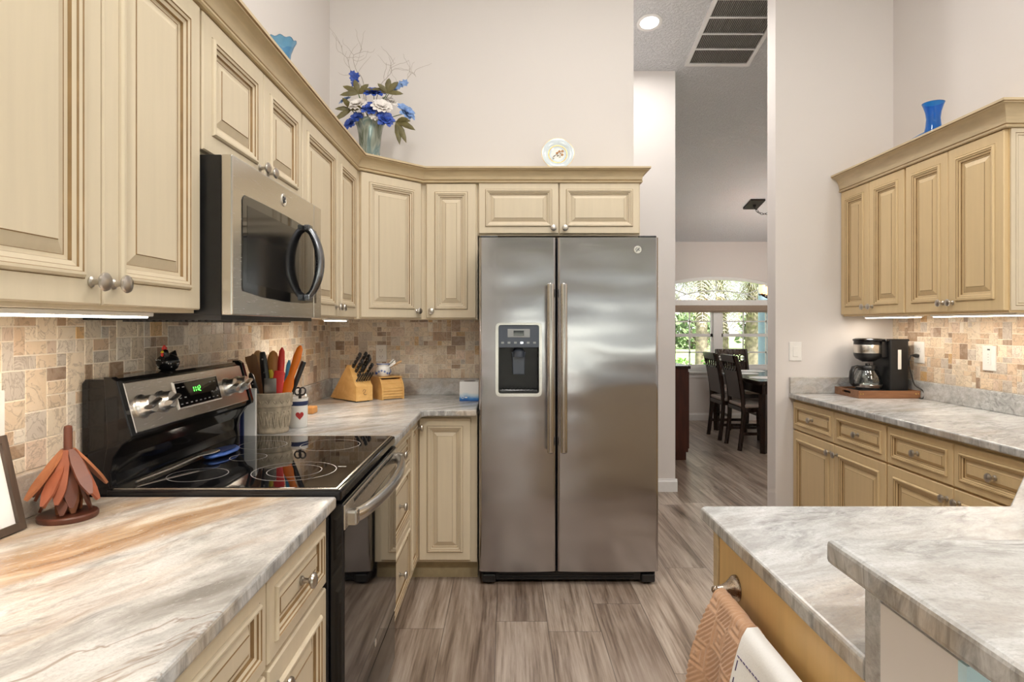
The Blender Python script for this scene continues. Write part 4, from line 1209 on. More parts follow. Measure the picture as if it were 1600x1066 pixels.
def utensil(name, label, p_top, dy, base, mats, secs, wd=(1, 0, 0), extra=None, cat='utensil'):
    top = at(*p_top, dy); bot = V(CX + base[0], CY + base[1], T + .03)
    mb = MB().loft(bot, top, wd, secs, 16)
    if extra is None: return single(name, mb, mats, label, cat, tuple(bot), G_UT, smooth=50)
    t_ = thing(name, label, cat, tuple(bot), 0, G_UT)
    part('handle', mb, mats, t_, smooth=50)
    extra(t_, bot, top); return t_
SPOON = [(0, .006, .005), (.55, .0065, .005), (.66, .012, .005), (.78, .026, .007), (.88, .029, .007), (.96, .020, .006), (1, .006, .003)]
utensil('wooden_spatula', 'dark brown wooden spatula leaning leftmost in the crock', (391, 556), .02, (-.02, .02), 'brown_wood', [(0, .006, .004), (.5, .007, .004), (.62, .018, .004), (.95, .024, .003), (1, .022, .002)])
utensil('wooden_spoon', 'pale round-headed wooden spoon at the back left of the crock', (402, 548), .035, (-.01, .03), 'beech_wood', SPOON)
utensil('wooden_spoon', 'brown oval wooden spoon tucked behind the pale spoon in the crock', (396, 553), .045, (-.025, .035), 'brown_wood', SPOON)
utensil('wooden_spoon', 'thick orange-brown wooden spoon in the middle of the crock', (427, 548), .01, (.0, .01), 'orange_wood', [(0, .007, .006), (.45, .008, .006), (.6, .020, .010), (.75, .025, .012), (.9, .023, .011), (.97, .015, .008), (1, .004, .003)])
def rivets(ts):
    def f(t_, b, p):
        mb = MB()
        for q in ts: mb.lathe([(.0035, 0), (.003, .0015)], b.lerp(p, q) + V(0, -.0075, 0), (0, -1, 0), 10)
        part('rivet', mb, 'chrome', t_)
    return f
utensil('kitchen_tool', 'black flat-handled tool with three steel rivets in the crock', (410, 550), -.03, (.005, -.025), 'black_plastic', [(0, .010, .003), (.40, .013, .006), (.42, .0155, .008), (.6, .0165, .008), (.9, .0150, .008), (.985, .011, .007), (1, .009, .005)], extra=rivets((.55, .72, .9)))
utensil('kitchen_tool', 'black curved-handled tool leaning over the left rim of the crock', (391, 583), -.045, (-.005, -.045), 'black_plastic', [(0, .006, .004), (.4, .009, .006), (.7, .012, .009), (.95, .010, .008), (1, .004, .003)], extra=rivets((.8,)))
def blade(t_, b, p):
    mb = MB(); q = at(424, 596, -.045); mb.box((q.x - .028, q.y - .001, q.z - .05), (q.x + .020, q.y + .0012, q.z + .012)); part('blade', mb, 'brushed_steel', t_, smooth=0)
utensil('cheese_slicer', 'steel bladed slicer with purple handle near the front of the crock', (428, 592), -.040, (.01, -.04), 'purple_plastic', [(0, .005, .004), (.6, .006, .005), (1, .005, .004)], extra=blade)
utensil('spatula', 'small yellow spatula beside the black riveted tool', (422, 578), -.012, (.01, -.01), 'yellow_plastic', [(0, .004, .004), (.5, .005, .004), (.66, .016, .005), (.92, .015, .004), (1, .008, .002)])
utensil('spatula', 'tall slim red spatula standing upright in the crock', (441, 543), .0, (.02, 0), 'red_plastic', [(0, .005, .004), (.45, .007, .006), (.62, .012, .008), (.8, .0145, .008), (.95, .011, .006), (1, .003, .002)])
utensil('dough_scraper', 'wide square red scraper low at the front of the crock', (437, 580), -.03, (.012, -.03), 'red_plastic', [(0, .010, .004), (.4, .018, .005), (.55, .022, .005), (.97, .022, .004), (1, .019, .002)])
utensil('spatula', 'small sky blue spatula between red and orange ones', (452, 563), .012, (.03, .01), 'sky_plastic', [(0, .004, .004), (.55, .005, .004), (.7, .010, .006), (.93, .009, .005), (1, .004, .002)])
utensil('spatula', 'big bright orange spatula leaning right in the crock', (470, 540), -.005, (.022, -.02), 'orange_plastic', [(0, .014, .006), (.35, .020, .007), (.5, .022, .007), (.62, .013, .007), (.72, .0145, .008), (.86, .0165, .008), (.96, .012, .006), (1, .004, .003)])
utensil('kitchen_tool', 'square-ended black handled tool leaning furthest right in the crock', (475, 565), .012, (.03, .0), 'black_plastic', [(0, .006, .005), (.48, .008, .006), (.5, .0105, .008), (.99, .0105, .007), (1, .009, .006)])
# cutting boards standing left of the crock against the range
for k, (mt_, lab, y_, h_) in enumerate((('purple_plastic', 'thin purple cutting board on edge behind the stove corner', 2.338, .205), ('navy_plastic', 'thin navy cutting board on edge between purple and white boards', 2.352, .198), ('china_white', 'thick white cutting board on edge beside the crock', 2.372, .185))):
    mb = MB(); w_ = .012 if k == 2 else .006
    xe = (-1.004, -.994, -.955)[k]
    mb.box((XL + .024, y_ - w_ / 2 - .001, T + .0004), (xe, y_ + w_ / 2 + .001, T + h_), 0, .003, 2)
    single('cutting_board', mb, mt_, lab, 'cutting board', (-1.0, y_, T), 'cutting boards on edge')
# white jar with a heart
jx, jy = -.872, 2.60
t = thing('heart_jar', 'white crock with a dark red heart and navy band behind the utensil crock', 'jar', (jx, jy, T))
part('pot', MB().lathe([(.036, 0), (.038, .003), (.040, .10), (.041, .118), (.042, .122), (.038, .122), (.035, .02), (.0, .018)], (jx, jy, T), seg=36, caps=False), 'china_white', t, smooth=45)
part('band', MB().lathe([(.0405, .092), (.0412, .094), (.0415, .108), (.0410, .110)], (jx, jy, T), seg=36, caps=False), 'navy_plastic', t)
hb = MB(); ha = math.radians(-62); hv = []; n = 28
for k in range(n):
    q = 2 * PI * k / n
    u_ = .0165 * math.sin(q) ** 3; v_ = (.013 * math.cos(q) - .005 * math.cos(2 * q) - .002 * math.cos(3 * q) - .001 * math.cos(4 * q)) * 1.15
    aa = ha + u_ / .040
    hv.append((u_, v_, aa))
hb.add([V(jx + .0405 * math.cos(a), jy + .0405 * math.sin(a), T + .052 + v_) for u_, v_, a in hv], [tuple(range(n))])
part('heart', hb, 'heart_red', t, smooth=0, recalc=False)
sc_ = MB()
for dx in (-.014, .014):
    c = V(jx + .012 + dx * .7, jy - .01, T + .150)
    sc_.tube([c + V(.013 * math.cos(2 * PI * k / 16), .004 * math.sin(2 * PI * k / 16), .015 * math.sin(2 * PI * k / 16)) for k in range(17)], .0035, 8)
sc_.box((jx + .006, jy - .013, T + .03), (jx + .018, jy - .009, T + .138))
single('scissors', sc_, 'black_plastic', 'black handled scissors standing in the heart crock', 'scissors', (jx, jy, T + .03))
# wooden holder with a glass shaker
t = thing('shaker_stand', 'small orange wooden stand on the counter past the heart crock', 'stand', (-.955, 2.99, T))
mb = MB(); mb.box((-.995, 2.955, T + .0003), (-.918, 3.025, T + .034), 0, .006)
part('block', mb, 'orange_wood', t)
t = thing('salt_shaker', 'small glass shaker with chrome cap on the orange wooden stand', 'shaker', (-.968, 2.99, T + .0345))
part('jar', MB().lathe([(.015, 0), (.018, .004), (.016, .030), (.013, .042), (.0, .042)], (-.968, 2.99, T + .0345), seg=20, caps=False), 'clear_glass', t)
part('cap', MB().lathe([(.0145, .040), (.0145, .052), (.010, .060), (.0, .062)], (-.968, 2.99, T + .0345), seg=20, caps=False), 'chrome', t)
# knife block
KA = V(-1.020, 3.600, T); kd = V(.70, -.714, 0).normalized(); kw_ = V(.714, .70, 0).normalized()
def KP(a, w, h): return KA + kd * a + kw_ * w + Z * h
t = thing('knife_block', 'blond wood slanted knife block in the far left counter corner', 'knife block', tuple(KP(.14, .05, 0)))
prof = [(0, .006), (.285, .006), (.285, .088), (.272, .100), (.205, .200), (.195, .203), (.185, .196)]
mb = MB(); n = len(prof)
vs = [KP(a, 0, h) for a, h in prof] + [KP(a, .105, h) for a, h in prof]
mb.add(vs, [tuple(range(n)), tuple(range(n, 2 * n))[::-1]] + [(i, (i + 1) % n, n + (i + 1) % n, n + i) for i in range(n)])
part('block', mb, 'blond_wood', t, smooth=0)
for a in (.02, .265):
    for w in (.015, .09):
        part('foot', MB().lathe([(.007, .0), (.007, .0065)], KP(a, w, 0), (0, 0, 1), 10), 'black_plastic', t)
lg = MB()
for pts in ([(.042, .058), (.050, .070), (.060, .066), (.056, .054), (.046, .050), (.052, .040), (.064, .040)],): lg.tube([KP(.2856, w, h) for w, h in pts], .0016, 6)
part('logo', lg, 'brown_wood', t)
kn_dir = (kd * .72 + Z * .69).normalized()
KN = 0
def knife(fa, w, ln, r, label):
    p = KP(.205 + (.272 - .205) * fa, w, .200 + (.100 - .200) * fa)
    t_ = thing('knife', label, 'knife', tuple(p), 0, 'knives in the knife block')
    mb = MB().loft(p + kn_dir * .004, p + kn_dir * ln, kn_dir.cross(kw_), [(0, r * .9, r * .62), (.1, r, r * .62), (.45, r * .85, r * .6), (.85, r * 1.12, r * .66), (.97, r * .9, r * .55), (1, r * .4, r * .3)], 12)
    part('handle', mb, 'black_plastic', t_, smooth=50)
    part('bolster', MB().loft(p - kn_dir * .012, p + kn_dir * .010, kn_dir.cross(kw_), [(0, r * .8, r * .4), (1, r * .95, r * .63)], 12), 'chrome', t_)
    rv = MB()
    for q in (.3, .55, .8): rv.lathe([(r * .24, -r * .66), (r * .24, r * .66)], p + kn_dir * (ln * q), kw_, 8)
    part('rivet', rv, 'chrome', t_)
for i, (fa, w, ln, r, lab) in enumerate(((.10, .022, .118, .0125, 'largest black handled knife, top left slot of the knife block'), (.10, .058, .122, .0125, 'black handled knife in the top middle slot of the block'), (.10, .086, .100, .011, 'black handled knife in the top right slot of the block'),
        (.36, .030, .105, .0115, 'black handled knife in the second row, left, of the block'), (.36, .072, .118, .012, 'black handled knife in the second row, right, of the block'), (.60, .084, .104, .011, 'black handled knife in the third row, right side, of the block'), (.60, .034, .09, .0105, 'black handled knife in the third row, left side, of the block'))):
    knife(fa, w, ln, r, lab)
for k in range(6):
    knife(.86, .014 + k * .0155, .070, .0062, 'small black steak knife, number %s from the left in the bottom row of the block' % ('one', 'two', 'three', 'four', 'five', 'six')[k])
# roll top box
BA = V(-.700, 3.505, T); bu = V(.80, .60, 0).normalized(); bv_ = V(-.60, .80, 0).normalized()
def BP(a, d, h): return BA + bu * a + bv_ * d + Z * h
t = thing('roll_top_box', 'small blond wood roll-top box right of the knife block', 'box', tuple(BP(.07, .08, 0)))
side = [(0, 0), (0, .060), (.010, .092), (.030, .118), (.040, .122), (.160, .122), (.160, 0)]
for a0, a1 in ((0, .010), (.130, .140)):
    mb = MB(); n = len(side); vs = [BP(a0, d, h) for d, h in side] + [BP(a1, d, h) for d, h in side]
    mb.add(vs, [tuple(range(n)), tuple(range(n, 2 * n))[::-1]] + [(i, (i + 1) % n, n + (i + 1) % n, n + i) for i in range(n)])
    part('side_panel', mb, 'blond_wood', t, smooth=0)
mb = MB(); core = [(.006, .004), (.006, .060), (.015, .090), (.034, .112), (.150, .112), (.150, .004)]; n = len(core)
vs = [BP(.010, d, h) for d, h in core] + [BP(.130, d, h) for d, h in core]
mb.add(vs, [tuple(range(n)), tuple(range(n, 2 * n))[::-1]] + [(i, (i + 1) % n, n + (i + 1) % n, n + i) for i in range(n)])
part('body', mb, 'blond_wood', t, smooth=0)
fr_ = [(.006, .012), (.006, .060), (.015, .088), (.031, .108)]
mb = MB()
L_ = 0; pts = []
for p, q in zip(fr_, fr_[1:]):
    k_ = max(1, int(((q[0] - p[0]) ** 2 + (q[1] - p[1]) ** 2) ** .5 / .0155))
    for i in range(k_): pts.append((p[0] + (q[0] - p[0]) * i / k_, p[1] + (q[1] - p[1]) * i / k_))
pts.append(fr_[-1])
for p, q in zip(pts, pts[1:]):
    c_ = ((p[0] + q[0]) / 2 - .001, (p[1] + q[1]) / 2); h_ = math.hypot(q[0] - p[0], q[1] - p[1]) / 2 - .0008
    mb.loft(BP(.0105, *c_), BP(.1295, *c_), (bv_ * (q[0] - p[0]) + Z * (q[1] - p[1])), [(0, h_, .003), (1, h_, .003)], 12)
part('tambour', mb, 'blond_wood', t, smooth=50)
part('lid_board', (lambda m: m.add([BP(a, d, h) for h in (.1222, .128) for a, d in ((-.003, .030), (.143, .030), (.143, .163), (-.003, .163))], [(0, 3, 2, 1), (4, 5, 6, 7), (0, 1, 5, 4), (1, 2, 6, 5), (2, 3, 7, 6), (3, 0, 4, 7)]))(MB()), 'blond_wood', t, smooth=0)
# blue and white pot on the box with spreaders
bp = BP(.048, .085, .1285)
t = thing('painted_pot', 'small white pot painted with blue flowers on top of the roll-top box', 'pot', tuple(bp))
part('pot', MB().lathe([(.030, 0), (.038, .006), (.043, .028), (.041, .048), (.033, .056), (.032, .062), (.038, .072), (.036, .072), (.029, .060), (.036, .03), (.0, .008)], bp, seg=36, caps=False), 'china_white', t, smooth=50)
mb = MB(); rr = random.Random(9)
for k in range(16):
    a = 2 * PI * k / 16; z_ = .026 + .009 * math.sin(3 * a); r_ = .0432
    for j in range(5):
        b = 2 * PI * j / 5; mb.sphere(bp + V(r_ * math.cos(a + .09 * math.cos(b)), r_ * math.sin(a + .09 * math.cos(b)), z_ + .004 * math.sin(b)), .0026, u=6, v=4)
mb.lathe([(.0385, .070), (.0392, .0715), (.0385, .0735), (.0375, .0725)], bp, seg=36, caps=False)
part('blue_pattern', mb, 'china_blue', t, smooth=50)
for k, (dx, dy, dz, mt_, lab) in enumerate(((.075, -.015, .052, 'china_white', 'white handled spreader leaning lowest out of the painted pot'), (.070, .0, .062, 'silver_leaf', 'silver handled spreader leaning middle out of the painted pot'), (.060, .015, .068, 'china_white', 'white handled spreader leaning highest out of the painted pot'), (.105, .02, .058, 'beech_wood', 'wooden spreader leaning furthest right out of the painted pot'))):
    a = bp + V(.0, dy * .5, .030); b = bp + V(dx, dy, .030 + dz)
    single('spreader', MB().loft(a, b, (0, .3, 1), [(0, .003, .0012), (.5, .004, .002), (.62, .007, .0035), (.95, .0075, .0035), (1, .003, .002)], 10), mt_, lab, 'spreader', tuple(a), 'spreaders in the painted pot')
# tissue box
t = thing('tissue_box', 'blue and white tissue box against the left side of the refrigerator', 'tissue box', (-.203, 3.52, T))
part('carton', MB().box((-.258, 3.462, T + .0003), (-.150, 3.570, T + .108), 0, .002), 'tissue_print', t)
part('opening', MB().lathe([(.034, .108), (.034, .1088), (.0, .1088)], (-.204, 3.516, T), seg=28, caps=False), 'dark_grey', t)
lg = MB(); lg.lathe([(.0078, 0), (.0078, .0006), (.006, .0006), (.006, 0)], (-.240, 3.4618, T + .022), (0, -1, 0), 20, caps=False); lg.box((-.228, 3.4612, T + .018), (-.214, 3.4618, T + .024))
part('logo', lg, 'paper_white', t, smooth=0)

# ------------------------------------------------------------------ right counter
t = thing('serving_tray', 'dark wooden serving tray with handle slots under the coffee maker', 'tray', (2.22, 3.71, T))
X0, X1, Y0, Y1, h_ = 2.045, 2.404, 3.585, 3.845, .045
part('tray_floor', MB().box((X0 + .010, Y0 + .010, T + .0004), (X1 - .010, Y1 - .010, T + .010)), 'tray_wood', t, smooth=0)
for a, b in (((X0, Y0), (X1, Y0 + .011)), ((X0, Y1 - .011), (X1, Y1))): part('side', MB().box((*a, T + .0004), (*b, T + h_), 0, .001), 'tray_wood', t)
for x in (X0, X1 - .011):
    mb = MB(); ym = (Y0 + Y1) / 2
    ring_ = rrect(Y0 + .011, Y1 - .011, T + .0004, T + h_, .0005, 3); slot = rrect(ym - .045, ym + .045, T + .020, T + .034, .0068, 3)
    n = len(ring_)
    vs = [(x, *p) for p in ring_] + [(x, *p) for p in slot] + [(x + .011, *p) for p in ring_] + [(x + .011, *p) for p in slot]
    fs = []
    for k in range(n):
        j = (k + 1) % n; fs += [(k, j, n + j, n + k), (2 * n + k, 3 * n + k, 3 * n + j, 2 * n + j), (k, 2 * n + k, 2 * n + j, j), (n + k, n + j, 3 * n + j, 3 * n + k)]
    mb.add(vs, fs); part('end_board', mb, 'tray_wood', t, smooth=0)
nl = MB()
for x in (X0 + .012, X0 + .026, X1 - .026, X1 - .012): nl.lathe([(.0042, 0), (.003, .002), (.0, .0025)], (x, Y0, T + .026), (0, -1, 0), 12, caps=False)
part('nail_head', nl, 'gold_trim', t)
zt0 = T + .0105
for k, (x, y, rz_) in enumerate(((2.10, 3.640, .2), (2.135, 3.632, -.15))):
    mb = MB(); c_, s_ = math.cos(rz_), math.sin(rz_)
    vs = [(x + c_ * a - s_ * b, y + s_ * a + c_ * b, zt0 + z) for z in (0.0003, .006 if k else .010) for a, b in ((-.016, -.022), (.016, -.022), (.016, .022), (-.016, .022))]
    mb.add(vs, [(0, 3, 2, 1), (4, 5, 6, 7), (0, 1, 5, 4), (1, 2, 6, 5), (2, 3, 7, 6), (3, 0, 4, 7)])
    single('sugar_packet', mb, 'silver_leaf' if k == 0 else 'paper_white', ('silver packet lying on the tray before the coffee pot', 'pale packet lying on the tray right of the silver one')[k], 'packet', (x, y, zt0), 'packets on the serving tray', smooth=0)
# coffee maker
cx_, cy_ = 2.178, 3.725
t = thing('coffee_maker', 'black drip coffee maker with steel band on the wooden tray', 'coffee maker', (2.22, cy_, zt0))
part('base', MB().box((2.075, cy_ - .085, zt0), (2.375, cy_ + .085, zt0 + .028), 0, .008, 3), 'black_plastic', t)
part('warming_plate', MB().lathe([(.062, .028), (.062, .031), (.0, .0315)], (cx_, cy_, zt0), seg=36, caps=False), 'dark_grey', t)
mb = MB(); mb.prism(rrect(2.258, 2.372, cy_ - .088, cy_ + .088, .012, 5), zt0 + .026, zt0 + .328, 'z')
part('tank', mb, 'black_plastic', t)
part('water_window', MB().box((2.305, cy_ - .0900, zt0 + .155), (2.325, cy_ - .0875, zt0 + .270), 0, .001), 'label_grey' if False else 'china_white', t)
mb = MB(); mb.lathe([(.080, .318), (.084, .322), (.084, .330), (.070, .336), (.0, .337)], (cx_ + .005, cy_, zt0), seg=40, caps=False); mb.box((cx_ + .06, cy_ - .080, zt0 + .318), (2.380, cy_ + .080, zt0 + .333), 0, .005)
part('lid', mb, 'black_gloss', t, smooth=40)
mb = MB(); mb.lathe([(.030, .196), (.036, .200), (.062, .214), (.072, .232), (.074, .240), (.074, .320), (.0, .320)], (cx_, cy_, zt0), seg=40, caps=False); mb.box((cx_ + .05, cy_ - .060, zt0 + .225), (2.27, cy_ + .060, zt0 + .320))
part('brew_head', mb, 'black_plastic', t, smooth=40)
part('steel_band', MB().lathe([(.0745, .248), (.0755, .250), (.0755, .296), (.0745, .298)], (cx_, cy_, zt0), seg=40, caps=False), 'brushed_steel', t)
t = thing('coffee_carafe', 'glass coffee pot with black handle inside the coffee maker', 'carafe', (cx_, cy_, zt0 + .032))
cz_ = zt0 + .032
part('glass_jug', MB().lathe([(.054, 0), (.064, .003), (.076, .022), (.078, .045), (.072, .078), (.056, .108), (.048, .120), (.049, .127), (.047, .127), (.046, .120), (.054, .107), (.070, .077), (.076, .045), (.074, .022), (.062, .005), (.0, .004)], (cx_, cy_, cz_), seg=44, caps=False), 'clear_glass', t, smooth=60)
part('base_band', MB().lathe([(.0735, .012), (.0745, .012), (.0788, .028), (.0780, .029)], (cx_, cy_, cz_), seg=44, caps=False), 'chrome', t)
mb = MB(); mb.lathe([(.050, .112), (.052, .114), (.052, .132), (.046, .140), (.014, .142), (.012, .152), (.0, .153)], (cx_, cy_, cz_), seg=36, caps=False)
part('lid', mb, 'black_plastic', t, smooth=45)
mb = MB(); hd = V(-.94, -.34, 0).normalized()
mb.tube([V(cx_, cy_, cz_) + hd * a + Z * h for a, h in ((.046, .126), (.080, .136), (.112, .130), (.126, .105), (.130, .070), (.126, .040), (.110, .026), (.074, .026))], [.008, .009, .010, .010, .010, .010, .009, .008], 12, flat=1.5, up=(-.34, .94, 0))
part('handle', mb, 'black_plastic', t, smooth=50)
# power cord with plug
pw = V(XR - .0175, 3.625, 1.130)
mb = MB(); mb.loft(pw + V(.004, 0, 0), pw + V(-.035, -.004, .004), (0, 0, 1), [(0, .010, .010), (.4, .012, .011), (.8, .007, .007), (1, .004, .004)], 12)
cd = [pw + V(-.035, -.004, .004), pw + V(-.052, -.012, -.004), pw + V(-.056, -.012, -.05), pw + V(-.040, -.012, -.12), pw + V(-.024, -.014, -.17), V(2.409, 3.570, .93), V(2.408, 3.568, T + .006), V(2.385, 3.572, T + .004)]
def smoothpath(pts, n=6):
    out = []
    P = [pts[0]] + list(pts) + [pts[-1]]
    for i in range(1, len(P) - 2):
        for k in range(n):
            q = k / n; a, b, c, d = P[i - 1], P[i], P[i + 1], P[i + 2]
            out.append(.5 * ((2 * b) + (c - a) * q + (2 * a - 5 * b + 4 * c - d) * q * q + (3 * b - a - 3 * c + d) * q ** 3))
    out.append(pts[-1]); return out
mb.tube(smoothpath(cd), .0033, 8)
single('power_cord', mb, 'black_plastic', 'black power cord and plug hanging from the outlet behind the coffee maker', 'cord', tuple(pw), smooth=50)

# ------------------------------------------------------------------ peninsula towel bar and towels
BX, BZ = .441, .757
t = thing('towel_bar', 'bronze nickel towel bar with flared post on the peninsula end panel', 'towel bar', (PX - .007, 1.1, BZ))
for y in (1.300, .835):
    mb = MB(); xp = PX - .0065
    pts = [V(xp, y, BZ + .004), V(xp - .004, y, BZ + .004), V(xp - .010, y, BZ + .003), V(xp - .020, y, BZ + .001), V(xp - .034, y, BZ), V(BX, y, BZ), V(BX - .004, y, BZ)]
    mb.tube(pts, [.0265, .0260, .0205, .0140, .0095, .0080, .0055], 24)
    mb.sphere((BX, y, BZ), .0088, u=14, v=10)
    part('post', mb, 'bronze_nickel', t, smooth=60)
part('bar', MB().tube([(BX, .825, BZ), (BX, 1.308, BZ)], .0062, 14), 'bronze_nickel', t)
def towel(name, label, mat, y0, y1, ff, fb, r, th, ridge=None, ny=84, ns=400):
    """cloth draped over the bar: ff / fb = front and back drop; r = radius over the bar"""
    Ls = [(-fb), 0, PI * r, PI * r + ff]
    tot = fb + PI * r + ff
    out = []; inn = []
    for i in range(ns + 1):
        s_ = -fb + tot * i / ns
        for j in range(ny + 1):
            v = j / ny; y = y0 + (y1 - y0) * v
            if s_ < 0:      # back side, towards the panel
                p = V(BX + r + .002, y, BZ + s_); n_ = V(1, 0, 0)
            elif s_ < PI * r:
                a = s_ / r; p = V(BX + r * math.cos(a), y, BZ + r * math.sin(a)); n_ = V(math.cos(a), 0, math.sin(a))
            else:
                d = s_ - PI * r
                bulge = ridge['flare'] * (1 - math.exp(-d / .10)) * (.55 + .45 * v) + .010 * math.sin(v * 7.0 + .6) * min(1, d / .15)
                p = V(BX - r - bulge, y + (v - .5) * .10 * d * ridge.get('spread', 0), BZ - d); n_ = V(-1, 0, .25).normalized()
            h = 0
            if ridge.get('chev'):
                c = .058
                uu = (s_ / c) % 2.0; vv = ((y - y0) / c) % 2.0
                uu = min(uu, 2 - uu); vv = min(vv, 2 - vv)
                tri = max(abs(uu - .5), abs(vv - .5)) if (int(s_ / c) + int((y - y0) / c)) % 2 == 0 else (uu + vv)
                h = .0013 * math.sin(tri * 2 * PI * 5)
            edge = min(v, 1 - v) * (y1 - y0); 
            if edge < .006: h += .0012
            out.append(p + n_ * (th / 2 + h)); inn.append(p - n_ * (th / 2))
    mb = MB(); w = ny + 1; fs = []
    for i in range(ns):
        for j in range(ny):
            a = i * w + j; fs.append((a, a + 1, a + w + 1, a + w))
    off = len(out)
    fs += [tuple(off + k for k in f[::-1]) for f in fs]
    rim = [j for j in range(w)] + [i * w + ny for i in range(1, ns + 1)] + [ns * w + j for j in range(ny - 1, -1, -1)] + [i * w for i in range(ns - 1, 0, -1)]
    for a, b in zip(rim, rim[1:] + rim[:1]): fs.append((a, off + a, off + b, b))
    mb.add(out + inn, fs)
    t_ = thing(name, label, 'towel', (BX, (y0 + y1) / 2, BZ), 0, 'towels on the peninsula bar')
    part('cloth', mb, mat, t_, smooth=70)
    return t_
towel('dish_towel', 'tan towel with ribbed zigzag weave hung at the far end of the towel bar', 'towel_tan', 1.106, 1.264, .42, .35, .0115, .011, {'flare': .052, 'chev': True, 'spread': .9})
tw = towel('dish_towel', 'white towel with purple stitching and orange print hung nearer on the towel bar', 'towel_white', .850, 1.103, .42, .35, .014, .010, {'flare': .030, 'spread': 0}, 24, 60)
mb = MB()
def front_pt(y, d, lift=.006):
    v = (y - .850) / .253; b = .030 * (1 - math.exp(-d / .10)) * (.55 + .45 * v) + .010 * math.sin(v * 7.0 + .6) * min(1, d / .15)
    return V(BX - .014 - b - lift, y, BZ - d)
for k in range(22): mb.tube([front_pt(1.098 - k * .011, .030, .0056), front_pt(1.098 - k * .011 - .007, .0305, .0056)], .0012, 6)
for k in range(12): mb.tube([front_pt(1.094, .036 + k * .03, .0056), front_pt(1.094, .036 + k * .03 + .018, .0056)], .0012, 6)
part('stitching', mb, 'stitch_purple', tw)
mb = MB(); rr = random.Random(2)
for k in range(5):
    yy = 1.055 - k * .044
    for j in range(9):
        q = rr.uniform(0, 2 * PI); r_ = rr.uniform(0, .013); c = front_pt(yy + r_ * math.cos(q), .082 + r_ * 1.6 * math.sin(q), .0045)
        mb.loft(c + V(0, 0, -.006), c + V(-.0002, 0, .006), (0, 1, 0), [(0, .001, .0006), (.5, .0045, .0012), (1, .001, .0006)], 8)
part('print', mb, 'print_orange', tw)

# ------------------------------------------------------------------ on top of the cabinets
TL, TR = cz1 - .004, 2.241
def flower(name, label, p, d, r, mat, npet=7, layers=3, seed=0, stem_to=None, group='flowers in the silver green vase', pw=.42, cup=.5):
    rr = random.Random(seed); d = Vector(d).normalized(); a = d.orthogonal().normalized(); b = d.cross(a); p = Vector(p)
    t_ = thing(name, label, 'flower', tuple(p), 0, group)
    mb = MB()
    for L in range(layers):
        lift = cup * L / max(1, layers - 1) + .12
        for k in range(npet):
            q = 2 * PI * (k + .5 * L) / npet + rr.uniform(-.15, .15)
            o = a * math.cos(q) + b * math.sin(q); w = d.cross(o)
            rl = r * (1 - .2 * L) * rr.uniform(.85, 1.1)
            vs = []; 
            for i, (s_, ww) in enumerate(((.05, .08), (.35, pw * .8), (.7, pw), (.92, pw * .7), (1.0, .04))):
                c = p + o * (rl * s_) * (1 - .35 * lift) + d * (rl * (lift * s_ + .16 * math.sin(s_ * 3)))
                vs += [c - w * rl * ww, c + d * (-.05 * rl), c + w * rl * ww]
            for i in range(4): pass
            fs = []
            for i in range(4):
                fs += [(i * 3, i * 3 + 1, i * 3 + 4, i * 3 + 3), (i * 3 + 1, i * 3 + 2, i * 3 + 5, i * 3 + 4)]
            mb.add(vs, fs)
    part('bloom', mb, mat, t_, smooth=60, recalc=False)
    if stem_to is not None:
        m = (p + Vector(stem_to)) / 2 + V(0, 0, .02)
        part('stem', MB().tube(smoothpath([p, m, Vector(stem_to)], 5), .0022, 6), 'stem_green', t_)
    return t_
def leafspray(label, p, dirs, ln, mat, seed, stem_to):
    rr = random.Random(seed); p = Vector(p)
    t_ = thing('leaf_spray', label, 'leaves', tuple(p), 0, 'olive leaf sprays in the vase')
    mb = MB()
    for d in dirs:
        d = Vector(d).normalized(); w = d.cross(V(.2, -1, .1)).normalized(); dn = w.cross(d)
        vs = []; S = ((0, .01), (.2, .11), (.5, .16), (.8, .10), (1, .0))
        l_ = ln * rr.uniform(.8, 1.15)
        for s_, ww in S:
            c = p + d * l_ * s_ - V(0, 0, .25 * l_ * s_ * s_)
            vs += [c - w * l_ * ww, c + dn * .06 * l_ * (ww / .16), c + w * l_ * ww]
        fs = []
        for i in range(4): fs += [(i * 3, i * 3 + 1, i * 3 + 4, i * 3 + 3), (i * 3 + 1, i * 3 + 2, i * 3 + 5, i * 3 + 4)]
        mb.add(vs, fs)
    part('leaf_cluster', mb, mat, t_, smooth=60, recalc=False)
    part('stem', MB().tube(smoothpath([p, (p + Vector(stem_to)) / 2 + V(0, 0, .02), Vector(stem_to)], 4), .0022, 6), 'stem_green', t_)
VY = 3.50; VX = (578 - 790) * VY / 967
def fp(x, y, dy=0.0): d = VY + dy; return V((x - 790) * d / 967, d, 1.315 - (y - 507) * d / 967)
t = thing('flower_vase', 'silver green glass vase with flared rim on top of the corner cabinet', 'vase', (VX, VY, TL + .001))
b_ = V(VX, VY, TL + .001)
part('glass', MB().lathe([(.050, 0), (.054, .004), (.055, .060), (.056, .095), (.057, .13), (.061, .18), (.072, .24), (.083, .268), (.088, .276), (.085, .277), (.068, .24), (.058, .13), (.052, .08), (.0, .07)], b_, seg=40, caps=False), 'vase_luster', t, smooth=60)
mb = MB(); rr = random.Random(8)
for k in range(60):
    a = rr.uniform(0, 2 * PI); z_ = rr.uniform(.006, .085); mb.sphere(b_ + V(.0555 * math.cos(a), .0555 * math.sin(a), z_), rr.uniform(.004, .008), u=6, v=5)
part('crackled_foot', mb, 'silver_leaf', t, smooth=60)
mouth = V(VX, VY, TL + .22)
def mo(k): a = k * 2.4; return mouth + V(.03 * math.cos(a), .03 * math.sin(a), 0)
